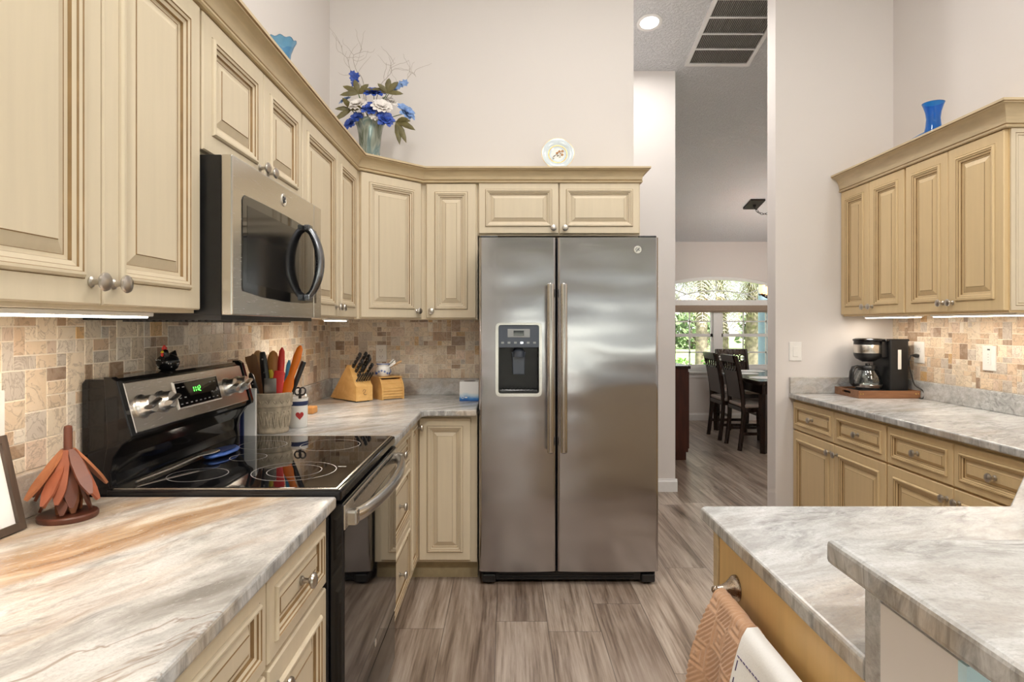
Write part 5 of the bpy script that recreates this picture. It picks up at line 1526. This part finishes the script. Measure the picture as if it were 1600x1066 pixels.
FL = [('petal_blue', 584, 147, -.03, .085, 'deep blue flower high in the middle of the bouquet', 8), ('petal_blue', 579, 171, -.08, .075, 'deep blue flower at the centre front of the bouquet', 8), ('petal_blue', 601, 187, -.08, .075, 'deep blue flower hanging over the right rim of the vase', 8),
      ('petal_blue', 548, 194, -.05, .058, 'deep blue flower hanging lowest over the left rim', 7), ('petal_blue', 558, 184, -.07, .055, 'deep blue flower just above the left rim of the vase', 7), ('petal_pale_blue', 634, 177, -.02, .080, 'pale blue flower drooping far out on the right', 7),
      ('petal_pale_blue', 540, 158, .0, .052, 'pale blue flower at the far left of the bouquet', 6), ('petal_white', 560, 165, -.06, .082, 'white flower on the left side of the bouquet', 9), ('petal_white', 597, 168, -.07, .080, 'white flower right of the central blue flower', 9),
      ('petal_white', 609, 160, .0, .065, 'white flower on the upper right of the bouquet', 9), ('petal_white', 588, 182, -.085, .055, 'white flower low at the front rim of the vase', 8)]
for k, (mt_, x, y, dy, r, lab, npt) in enumerate(FL):
    p = fp(x, y, dy); d = (p - (mouth + V(0, .05, -.05))).normalized() + V(0, -.5, .1)
    flower('silk_flower', lab, p, d, r * .80, mt_, npt + 3, 5, k, mo(k), pw=.24, cup=1.0)
for k, (mt_, pts, lab) in enumerate((('petal_blue', [(551, 116), (557, 119), (552, 123), (556, 127), (554, 131)], 'small blue flower spike standing tall on the left'), ('petal_pale_blue', [(633, 130), (627, 132), (622, 135), (617, 138), (612, 141)], 'pale blue flower spike reaching to the upper right'))):
    p0_ = fp(*pts[0], -.01); t_ = thing('flower_spike', lab, 'flower', tuple(p0_), 0, 'flower spikes in the silver green vase')
    mb = MB()
    for i, (x, y) in enumerate(pts):
        c = fp(x, y, -.02 + .01 * (i % 2))
        for j in range(6):
            q = 2 * PI * j / 6 + i; o = V(math.cos(q), -.3, math.sin(q)).normalized(); w = V(-math.sin(q), 0, math.cos(q)); l_ = .024
            mb.add([c, c + o * l_ * .6 - w * .008, c + o * l_, c + o * l_ * .6 + w * .008], [(0, 1, 2, 3)])
    part('florets', mb, mt_, t_, smooth=0, recalc=False)
    part('stem', MB().tube(smoothpath([p0_, fp(pts[-1][0], pts[-1][1], -.01), mo(k + 3)], 5), .002, 6), 'stem_green', t_)
for k, (x, y, dirs, lab) in enumerate(((560, 147, [(-.6, 0, .5), (-.2, 0, 1), (.5, 0, .7), (.9, -.2, .5), (-.9, -.2, .1)], 'olive leaf spray at the upper left of the bouquet'), (605, 146, [(-.5, -.2, .7), (.1, 0, 1), (.6, 0, .9), (.9, 0, .2), (-.7, 0, .4)], 'olive leaf spray at the upper right of the bouquet'),
        (619, 190, [(.8, -.2, -.2), (.5, -.2, -.8), (1, 0, .3), (.6, -.3, .2), (.2, -.2, -.9)], 'olive leaf spray hanging at the lower right of the bouquet'), (549, 172, [(-.8, -.2, .2), (-.6, -.2, -.3), (-.3, -.4, .6), (.5, -.5, .1)], 'olive leaf spray at the lower left of the bouquet'))):
    leafspray(lab, fp(x, y, -.04), dirs, .105, 'leaf_olive', k, mo(k + 1))
def twig(label, pts, seed):
    rr = random.Random(seed); mb = MB()
    P = [fp(x, y, .02) for x, y in pts]
    P = smoothpath([mouth] + P, 6)
    mb.tube(P, [.0022 - .0014 * i / (len(P) - 1) for i in range(len(P))], 6)
    for i in range(len(P) // 3, len(P) - 1, 3):
        d = V(rr.uniform(-1, 1), rr.uniform(-.4, .4), rr.uniform(0, 1)).normalized(); c = P[i]; q = [c]
        for j in range(6):
            d = (d + V(rr.uniform(-.6, .6), rr.uniform(-.3, .3), rr.uniform(-.5, .6)) * .9).normalized(); c = c + d * .020; q.append(c.copy())
        mb.tube(q, [.0012, .0011, .001, .0009, .0008, .0007, .0006], 5)
    single('curly_twig', mb, 'twig', label, 'twig', tuple(mouth), 'curly twigs in the vase', smooth=60)
twig('thin curly twig rising tallest at the left of the bouquet', [(566, 140), (548, 110), (543, 92), (536, 84), (534, 70)], 3)
twig('thin curly twig beside the tallest one, bending right', [(568, 130), (556, 108), (552, 88), (562, 82), (566, 76)], 6)
twig('thin curly twig rising in the middle right of the bouquet', [(592, 140), (604, 122), (612, 112), (610, 104), (618, 98)], 9)
twig('thin curly twig at the far right of the bouquet', [(612, 150), (630, 132), (640, 118), (646, 114), (650, 120)], 12)
# ruffled blue vase
rx, ry = -.905, 2.50; rz = TL + .001
mb = MB(); seg = 48; prof = [(.028, 0), (.040, .006), (.052, .05), (.054, .10), (.042, .16), (.034, .196), (.037, .222), (.048, .254), (.057, .272)]
vs = []; fs = []
full = prof + [(r - .004, h) for r, h in prof[::-1][:-1]] + [(.001, .01)]
for i, (r, h) in enumerate(full):
    fl = max(0, (h - .215) / .06)
    for k in range(seg):
        a = 2 * PI * k / seg; vs.append((rx + r * math.cos(a) * (1 + .035 * fl * math.sin(9 * a)), ry + r * math.sin(a) * (1 + .035 * fl * math.sin(9 * a)), rz + h +   .004 * fl * math.sin(9 * a + 1)))
for i in range(len(full) - 1):
    for k in range(seg): fs.append((i * seg + k, i * seg + (k + 1) % seg, (i + 1) * seg + (k + 1) % seg, (i + 1) * seg + k))
fs.append(tuple(range(seg)))
mb.add(vs, fs)
single('ruffled_vase', mb, 'pale_blue_glass', 'light blue glass vase with ruffled rim on the left wall cabinets', 'vase', (rx, ry, rz), smooth=60)
# blue boot vase
vx, vy = 2.222, 3.215; rz = TR + .001
mb = MB()
pts = [(0, 0.0), (.0, .004), (0, .030), (0, .065), (0, .10), (0, .14), (0, .175), (0, .205), (0, .222)]
rad = [.038, .044, .046, .043, .036, .032, .036, .045, .052]
mb.lathe([(r, z) for r, (_, z) in zip(rad, pts)] + [(r - .004, z) for r, (_, z) in list(zip(rad, pts))[::-1][:-1]] + [(.0005, .008)], (vx, vy, rz), seg=40, caps=False)
mb.loft((vx - .005, vy + .02, rz + .046), (vx - .085, vy + .09, rz + .026), (1, 1.2, 0), [(0, .038, .044), (.35, .037, .036), (.7, .032, .026), (.92, .020, .018), (1, .005, .006)], 24)
single('boot_vase', mb, 'cobalt_glass', 'cobalt blue glass boot shaped vase on the right wall cabinets', 'vase', (vx, vy, rz), smooth=60)
# plate on stand
px, py = .302, 3.585; pz = TL + .001
t = thing('decorative_plate', 'pale blue and gold plate with painted centre on top of the refrigerator cabinet', 'plate', (px, py, pz))
ax = V(0, -.97, .20).normalized(); pc = V(px, py, pz + .114)
part('dish', MB().lathe([(.0005, .002), (.050, .002), (.058, .005), (.066, .010), (.092, .016), (.094, .0175), (.092, .0185), (.064, .014), (.056, .009), (.0005, .0075)], pc - ax * .008, ax, 56, caps=False), 'plate_blue', t, smooth=50)
part('gold_rim', MB().lathe([(.0925, .016), (.0945, .0165), (.0945, .0185), (.0925, .0188)], pc - ax * .008, ax, 56, caps=False), 'gold_trim', t)
mb = MB(); mb.lathe([(.0005, .0085), (.050, .0085)], pc - ax * .008, ax, 40, caps=False); part('centre_field', mb, 'china_white', t, recalc=False)
mb = MB(); mb.lathe([(.050, .0086), (.052, .0098), (.054, .0098), (.056, .0094)], pc - ax * .008, ax, 48, caps=False); part('gold_band', mb, 'gold_trim', t)
mb = MB(); pu = V(1, 0, 0); pv = ax.cross(pu) * -1
pv = pv if pv.z > 0 else -pv
def PP(a, b): return pc + pu * a + pv * b + ax * .002
mb.tube(smoothpath([PP(-.030, -.022), PP(-.012, -.005), PP(.005, .012), PP(.028, .018)], 5), .0010, 6, 1)
mb.tube(smoothpath([PP(-.012, -.005), PP(.008, -.008), PP(.026, -.004)], 5), .0009, 6, 1)
for a, b, m in ((.028, .018, 0), (.010, .016, 0), (.026, -.004, 0), (-.004, .006, 0)):
    for j in range(5):
        q = 2 * PI * j / 5; mb.sphere(PP(a + .005 * math.cos(q), b + .005 * math.sin(q)), .0032, m, u=6, v=4)
for a, b in ((-.020, -.012), (.0, -.012), (.016, .004), (-.026, -.028), (.012, -.018)):
    mb.loft(PP(a - .006, b - .003), PP(a + .006, b + .003), pv, [(0, .0006, .0004), (.5, .003, .001), (1, .0006, .0004)], 8, 1)
part('painting', mb, ['orange_wood', 'leaf_olive'], t, smooth=50)
t = thing('plate_stand', 'small black easel holding the pale blue plate', 'stand', (px, py, pz))
for sx in (-.032, .032):
    mb = MB(); mb.tube(smoothpath([V(px + sx, py - .030, pz + .022), V(px + sx, py - .034, pz + .008), V(px + sx, py - .022, pz + .003), V(px + sx, py + .02, pz + .004), V(px + sx * .6, py + .040, pz + .09)], 5), .0032, 8)
    part('prong', mb, 'iron', t)
part('brace', MB().tube([(px - .032, py + .006, pz + .0040), (px + .032, py + .006, pz + .0040)], .0028, 8), 'iron', t)

# ------------------------------------------------------------------ ceiling vent in the hall
va0, va1, vy0, vy1 = 1.385, 1.885, 4.10, 4.80
t = thing('ceiling_vent', 'white return air grille with four rows of dark louvres in the hall ceiling', 'vent', (1.63, 4.45, ceil_z(4.45)))
cs = Vector((0, 1, -.239)).normalized(); cnn = Vector((0, -.239, -1)).normalized()
def CPt(x, y, n): return V(x, y, ceil_z(y)) + cnn * n
def cbox(mb, x0, x1, y0, y1, n0, n1, m=0):
    vs = [CPt(x, y, n) for n in (n0, n1) for x, y in ((x0, y0), (x1, y0), (x1, y1), (x0, y1))]
    mb.add(vs, [(0, 3, 2, 1), (4, 5, 6, 7), (0, 1, 5, 4), (1, 2, 6, 5), (2, 3, 7, 6), (3, 0, 4, 7)], m)
mb = MB(); fw = .028
cbox(mb, va0, va1, vy0, vy0 + fw, 0, .012); cbox(mb, va0, va1, vy1 - fw, vy1, 0, .012); cbox(mb, va0, va0 + fw, vy0 + fw, vy1 - fw, 0, .012); cbox(mb, va1 - fw, va1, vy0 + fw, vy1 - fw, 0, .012)
part('frame', mb, 'trim_white', t, smooth=0)
mb = MB(); cbox(mb, va0 + fw, va1 - fw, vy0 + fw, vy1 - fw, .0002, .001); part('duct_backing', mb, 'vent_dark', t, smooth=0)
rows = 4; rh = (vy1 - vy0 - 2 * fw) / rows
for k in range(1, rows):
    mb = MB(); yc = vy0 + fw + rh * k; cbox(mb, va0 + fw, va1 - fw, yc - .006, yc + .006, .001, .011); part('crossbar', mb, 'trim_white', t, smooth=0)
for r_ in range(rows):
    mb = MB(); ya, yb_ = vy0 + fw + rh * r_ + .007, vy0 + fw + rh * (r_ + 1) - .007
    n = 34
    for k in range(n):
        x = va0 + fw + .006 + (va1 - va0 - 2 * fw - .012) * k / (n - 1); cbox(mb, x - .0018, x + .0018, ya, yb_, .001, .009)
    part('louvre_row', mb, 'vent_grey', t, smooth=0)

# ------------------------------------------------------------------ dining room
def chair_proto():
    t_ = thing('dining_chair', 'x', 'chair')
    m = 'espresso'
    part('seat_frame', MB().box((-.02, -.215, .40), (.42, .215, .445), 0, .006), m, t_)
    mb = MB(); mb.prism(rrect(-.015, .425, -.215, .215, .03, 5), .446, .485, 'z', 0, .014, 3); part('seat_cushion', mb, 'seat_linen', t_)
    for y in (-.195, .195): part('leg', MB().loft((.395, y, .40), (.405, y, 0), (1, 0, 0), [(0, .026, .026), (1, .019, .019)], 12), m, t_)
    for y in (-.195, .195):
        mb = MB(); mb.tube(smoothpath([V(-.040, y, 0), V(-.012, y, .22), V(0, y, .42), V(-.012, y, .62), V(-.045, y, .82), V(-.085, y, .985)], 5), .021, 10, flat=1.15, up=(1, 0, 0)); part('leg', mb, m, t_)
    mb = MB()
    def bx(z): return -.006 - .09 * max(0, (z - .42) / .565) ** 1.6
    for z0, z1, th in ((.53, .83, .010), (.915, .99, .016)):
        n = 8; vs = []; 
        for i in range(n + 1):
            z = z0 + (z1 - z0) * i / n
            for x_, y in ((bx(z) - th, -.18), (bx(z) + th, -.18), (bx(z) + th, .18), (bx(z) - th, .18)): vs.append((x_, y, z))
        fs = [(0, 1, 2, 3), tuple(4 * n + q for q in (3, 2, 1, 0))]
        for i in range(n):
            for j in range(4): fs.append((i * 4 + j, i * 4 + (j + 1) % 4, i * 4 + 4 + (j + 1) % 4, i * 4 + 4 + j))
        mb.add(vs, fs)
    part('back_panel', mb, m, t_, smooth=40)
    mb = MB()
    for k in range(5):
        y = -.145 + .0725 * k; z = .873; c = V(bx(z), y, z)
        mb.tube([c + V(0, .036 * math.cos(2 * PI * i / 16), .044 * math.sin(2 * PI * i / 16)) for i in range(17)], .009, 8)
        mb.tube([c + V(0, -.036, 0), c + V(0, .036, 0)], .006, 6)
    part('fretwork', mb, m, t_)
    for y in (-.195, .195): part('stretcher', MB().box((-.01, y - .009, .16), (.39, y + .009, .19)), m, t_, smooth=0)
    return t_
ch = chair_proto()
spots = [(2.475, 6.635, 0, 'dark dining chair pulled up nearest the kitchen on the left of the table'), (2.465, 7.205, 0, 'dark dining chair second from the kitchen on the left of the table'), (2.98, 8.10, -PI / 2, 'dark dining chair at the far end of the table under the window')]
for i, (x, y, a, lab) in enumerate(spots):
    o = ch if i == 0 else copy_tree(ch)
    o.location = (x, y, 0); o.rotation_euler = (0, 0, a); o['label'] = lab; o['group'] = 'dining chairs'
t = thing('dining_table', 'dark glossy dining table beyond the doorway', 'table', (3.0, 6.95, 0))
part('tabletop', MB().box((2.55, 6.22, .700), (3.45, 7.78, .742), 0, .006), 'espresso', t)
part('apron', MB().box((2.60, 6.27, .605), (3.40, 7.73, .699)), 'espresso', t, smooth=0)
for x in (2.625, 3.375):
    for y in (6.30, 7.70): part('leg', MB().loft((x, y, .605), (x, y, 0), (1, 0, 0), [(0, .052, .052), (.2, .050, .050), (1, .036, .036)], 4), 'espresso', t, smooth=0)
for k, (x, y) in enumerate(((2.78, 6.62), (2.78, 7.22), (3.0, 7.58))):
    mb = MB(); mb.lathe([(.155, 0), (.165, .002), (.155, .004), (.0, .004)], (x, y, .7424), seg=40, caps=False)
    single('placemat', mb, 'paper_white', ('pale round placemat at the near left seat of the table', 'pale round placemat at the farther left seat of the table', 'pale round placemat at the window end of the table')[k], 'placemat', (x, y, .7424), 'placemats on the dining table')
t = thing('sideboard', 'reddish brown sideboard along the dining room left wall', 'sideboard', (1.56, 6.6, 0))
mb = MB(); mb.box((1.352, 5.98, .08), (1.765, 7.25, .885)); mb.box((1.37, 6.0, 0), (1.75, 7.23, .08)); part('body', mb, 'mahogany', t, smooth=0)
part('top', MB().box((1.352, 5.965, .885), (1.785, 7.265, .914), 0, .004), 'espresso', t)
for k in range(3):
    y = 6.0 + k * .41; d = part('door', MB().rings((1.7655, y, .11), (0, 1, 0), Z, (1, 0, 0), .40, .745, [(0, 0, 0), (0, .014, 0), (.05, .014, 0), (.056, .008, 0)]), 'mahogany', t, smooth=0)
    part('knob', MB().lathe([(.006, 0), (.005, .012), (.012, .018), (.0, .024)], (1.779, y + .34, .55), (1, 0, 0), 12, caps=False), 'bronze_nickel', d)
t = thing('cabinet_mirror', 'dark framed upright hutch standing on the sideboard', 'hutch', (1.5, 6.6, .9145))
mb = MB(); mb.box((1.352, 6.02, .9145), (1.655, 7.22, 1.36), 0, .004); part('hutch_body', mb, 'espresso', t)
part('shelf_front', MB().box((1.6552, 6.06, .95), (1.659, 7.18, 1.32)), 'mahogany', t, smooth=0)
# chandelier: canopy and swag chain on the slope, candle arms below
hx_, hy_ = 3.22, 6.95
hzc = ceil_z(7.27)
t = thing('chandelier', 'iron chandelier with amber candle bulbs over the dining table', 'chandelier', (hx_, hy_, 1.5))
mb = MB(); c0 = V(2.92, 7.27, ceil_z(7.27)); 
def CP2(x, y, n): return V(x, y, ceil_z(y)) + cnn * n
vs = [CP2(x, y, n) for n in (0, .022) for x, y in ((2.835, 7.15), (3.0, 7.15), (3.0, 7.39), (2.835, 7.39))]
mb.add(vs, [(0, 3, 2, 1), (4, 5, 6, 7), (0, 1, 5, 4), (1, 2, 6, 5), (2, 3, 7, 6), (3, 0, 4, 7)])
mb.lathe([(.02, .022), (.016, .05), (.006, .06)], c0, cnn, 14)
part('canopy', mb, 'iron', t)
mb = MB()
def chain(pts, r=.011):
    P = smoothpath(pts, 14)
    ln_ = 0; last = P[0]; k = 0
    for p in P[1:]:
        if (p - last).length >= .026:
            c = (p + last) / 2; d = (p - last).normalized(); s_ = d.orthogonal().normalized()
            if k % 2: s_ = d.cross(s_)
            mb.tube([c + d * .019 * math.cos(2 * PI * i / 10) + s_ * r * math.sin(2 * PI * i / 10) for i in range(11)], .0032, 5)
            last = p; k += 1
hk = V(hx_, hy_, ceil_z(hy_) - .03)
chain([c0 + cnn * .055, c0 + V(.06, -.05, -.13), c0 + V(.16, -.16, -.12), hk])
chain([hk, V(hx_, hy_, 2.3), V(hx_, hy_, 1.98)])
part('chain', mb, 'iron', t)
part('column', MB().lathe([(.006, .46), (.014, .44), (.012, .34), (.026, .28), (.016, .22), (.030, .14), (.040, .10), (.020, .04), (.008, .0), (.0, -.01)], (hx_, hy_, 1.52), seg=20, caps=False), 'iron', t)
for k in range(6):
    a = 2 * PI * k / 6 + PI; d = V(math.cos(a), math.sin(a), 0); c = V(hx_, hy_, 0)
    mb = MB(); mb.tube(smoothpath([c + d * .02 + Z * 1.64, c + d * .12 + Z * 1.585, c + d * .24 + Z * 1.60, c + d * .34 + Z * 1.645], 6), .011, 8)
    mb.lathe([(.034, 1.642), (.040, 1.652), (.014, 1.656), (.012, 1.665)], c + d * .34, seg=16)
    arm = part('arm', mb, 'iron', t)
    pl = bpy.data.lights.new('candle_lamp', 'POINT'); pl.energy = 4.2; pl.color = (1, .93, .84); pl.shadow_soft_size = .03; plo = bpy.data.objects.new('candle_lamp', pl); plo.location = c + d * .34 + Z * 1.79; COL.objects.link(plo)
    part('candle_shade', MB().lathe([(.014, 1.660), (.030, 1.672), (.036, 1.71), (.033, 1.755), (.031, 1.755), (.033, 1.71), (.026, 1.675), (.0, 1.664)], c + d * .34, seg=20, caps=False), 'bulb_amber', arm)

# ------------------------------------------------------------------ outdoors
struct('added_patio', MB().box((-8, -20, -.058), (14, YR - .17, -.03)), 'added_deck', smooth=0)  # unseen bright deck, added to bounce sunlight indoors and into the refrigerator reflection
struct('added_bank', MB().prism([(-10, -.05), (-25, 1.28), (-40, 1.28), (-40, -.12), (-10, -.12)], -30, 60, 'x'), 'added_meadow', smooth=0)  # unseen pale bank, added to give the refrigerator a bright reflected band
mb = MB(); mb.box((-4, -8.3, 2.45), (8, YR - .11, 2.6))
for x in (-3.8, 1.0, 4.0, 7.8): mb.box((x - .08, -8.2, -.03), (x + .08, -8.04, 2.45))
struct('added_lanai_roof', mb, 'added_lanai_ceiling', smooth=0)  # unseen roof, added to block the sun and darken the upper refrigerator reflection

gm = MB(); gm.box((-30, YD + .15, -.12), (60, 70, -.06)); gm.box((-30, -60, -.12), (60, YR - .16, -.06)); gm.box((XD + .16, YR - .16, -.12), (60, YD + .15, -.06))
struct('ground', gm, 'lawn', smooth=0)
mb = MB(); mb.lathe([(.10, -.06), (.10, .04), (.085, .06), (.085, 2.3), (.10, 2.32), (.10, 2.4)], (3.905, 9.35, 0), seg=24)
single('porch_column', mb, 'column_blue', 'grey blue round porch column outside the right half of the window', 'column', (3.905, 9.35, -.06))
def palm(label, x, y, h, r, lean, seed, nf=30, fl=1.5):
    rr = random.Random(seed)
    t_ = thing('palm_tree', label, 'palm', (x, y, -.06), 0, 'palms outside the dining window')
    P = [V(x + lean * (k / 10) ** 1.4, y, -.06 + (h + .06) * k / 10) for k in range(11)]
    mb = MB(); mb.tube(P, [r * (1.15 - .03 * k) for k in range(11)], 14)
    for k in range(70):
        q = rr.uniform(.05, .97); i = int(q * 10); c = P[i].lerp(P[min(10, i + 1)], q * 10 - i); a = rr.uniform(0, 2 * PI); o = V(math.cos(a), math.sin(a), 0)
        mb.loft(c + o * r * .8, c + o * (r * 1.35) + Z * .11, (-o.y, o.x, 0), [(0, .05, .02), (.7, .035, .012), (1, .012, .006)], 6)
    part('trunk', mb, 'palm_bark', t_, smooth=50)
    top = P[-1]
    for grp, mat_, cnt, lo, hi in (('crown', 'palm_frond', nf, -.25, 1.1), ('dry_skirt', 'palm_frond_dry', nf // 4, -1.35, -.6)):
        mb = MB()
        for k in range(cnt):
            a = 2 * PI * k * .618 + rr.uniform(-.2, .2); e = rr.uniform(lo, hi); L_ = fl * rr.uniform(.75, 1.1); o = V(math.cos(a), math.sin(a), 0)
            pts = []
            for i in range(13):
                s_ = i / 12; pts.append(top + o * L_ * s_ * math.cos(e * (1 - .3 * s_)) + Z * (L_ * s_ * math.sin(e) - .65 * L_ * s_ * s_ * (1 if e > -.5 else .25)))
            mb.tube(pts, [.012 - .009 * i / 12 for i in range(13)], 4)
            for i in range(2, 13):
                d = (pts[i] - pts[i - 1]).normalized(); sd = d.cross(Z).normalized() if abs(d.z) < .98 else V(1, 0, 0)
                for s2 in (-1, 1):
                    for q in (0, .5):
                        c = pts[i].lerp(pts[i - 1], q); l_ = .34 * fl / 1.5 * math.sin(PI * (.12 + .8 * (i - q) / 12)) * rr.uniform(.8, 1.1)
                        e_ = c + (sd * s2 * .85 + d * .55 - Z * rr.uniform(.15, .6)) * l_; m_ = c.lerp(e_, .5) + Z * .03
                        mb.add([c - d * .007, c + d * .007, m_ + d * .010, e_, m_ - d * .010], [(0, 1, 2, 3, 4)])
        part(grp, mb, mat_, t_, smooth=0, recalc=False)
palm('palm with straight thin trunk in the left half of the window', 4.10, 13.0, 2.75, .115, .06, 5)
palm('palm with leaning trunk just right of the window mullion', 4.85, 13.6, 2.85, .09, -.22, 7)
palm('stout palm with shaggy trunk in the right half of the window', 5.25, 13.2, 2.65, .16, .10, 9)
palm('thin palm furthest left outside the window', 3.45, 14.5, 2.9, .08, -.05, 15)
def shrub(label, x, y, r, h, mat_, seed, group, n=900, leaf=.05):
    rr = random.Random(seed); mb = MB()
    for k in range(n):
        a = rr.uniform(0, 2 * PI); u_ = rr.uniform(0, 1); q = rr.uniform(.55, 1.0)
        zz = u_ * h; rad_ = r * q * math.sqrt(max(.05, 1 - (2 * u_ - .9) ** 2 / 1.3))
        c = V(x + rad_ * math.cos(a), y + rad_ * math.sin(a), -.06 + zz)
        d = V(rr.uniform(-1, 1), rr.uniform(-1, 1), rr.uniform(-.2, 1)).normalized(); w = d.orthogonal().normalized(); l_ = leaf * rr.uniform(.7, 1.3)
        mb.add([c, c + d * l_ * .5 + w * l_ * .28, c + d * l_, c + d * l_ * .5 - w * l_ * .28], [(0, 1, 2, 3)])
    t_ = thing('shrub' if leaf < .1 else 'tree', label, 'shrub' if leaf < .1 else 'tree', (x, y, -.06), 0, group)
    part('foliage', mb, mat_, t_, smooth=0, recalc=False)
    st_ = MB()
    for k in range(5):
        a = 2 * PI * k / 5; st_.tube([(x, y, -.06), (x + r * .25 * math.cos(a), y + r * .25 * math.sin(a), h * .4), (x + r * .45 * math.cos(a), y + r * .45 * math.sin(a), h * .75)], [.02 * r / .4, .015 * r / .4, .006 * r / .4], 6)
    part('branches', st_, 'palm_bark', t_)
where = ('furthest left', 'second from the left', 'third from the left', 'fourth from the left', 'fifth from the left', 'furthest right')
for k, x in enumerate((2.55, 3.05, 3.55, 4.05, 4.55, 5.05)): shrub('bright green shrub low outside the dining window, %s of the row' % where[k], x, 10.6 + .15 * (k % 2), .25, .70 + .07 * (k % 3), 'shrub_leaf', 40 + k, 'shrubs below the dining window')
for k, x in enumerate((7, 10.5, 14, 17.5, 21, 24.5)): shrub('distant green tree beyond the lawn, %s of the far row' % where[k], x, 33 + 2 * (k % 2), 1.5, 1.5 + .5 * (k % 3), 'far_leaf', 60 + k, 'distant trees beyond the lawn', 700, .38)

rr = random.Random(77); mb = MB()
for k in range(5200):
    c = V(rr.uniform(-20, 24), -26 + rr.uniform(-1.2, 1.2), 1.25 + rr.random() ** .8 * 5.0); d = V(rr.uniform(-1, 1), rr.uniform(-1, 1), rr.uniform(-.2, 1)).normalized(); w = d.orthogonal().normalized(); l_ = rr.uniform(.5, .9)
    mb.add([c, c + d * l_ * .5 + w * l_ * .3, c + d * l_, c + d * l_ * .5 - w * l_ * .3], [(0, 1, 2, 3)])
single('added_hedge', mb, 'added_hedge_leaf', 'added grey foliage screen behind the camera, tones the refrigerator reflection', 'added_hedge', (2, -26, -.06), kind='stuff', smooth=0, recalc=False)  # unseen leaves added behind the camera, greyed to tone the refrigerator reflection

# ------------------------------------------------------------------ added unseen fill lights built as recessed cans (kitchen, family and dining rooms)
for lab, x, y, p in (('added ceiling fill light above the stove aisle', -.1, 1.5, 16), ('added ceiling fill light above the sink side', 1.25, 1.7, 18), ('added ceiling fill light before the refrigerator', .45, 2.55, 11),
        ('added ceiling fill light behind the camera, stove side', .1, -1.2, 40), ('added ceiling fill light behind the camera, bar side', 2.2, -1.2, 40), ('added ceiling fill light in the dining room', 3.7, 5.6, 7)):
    downlight(lab, x, y, p, .4)
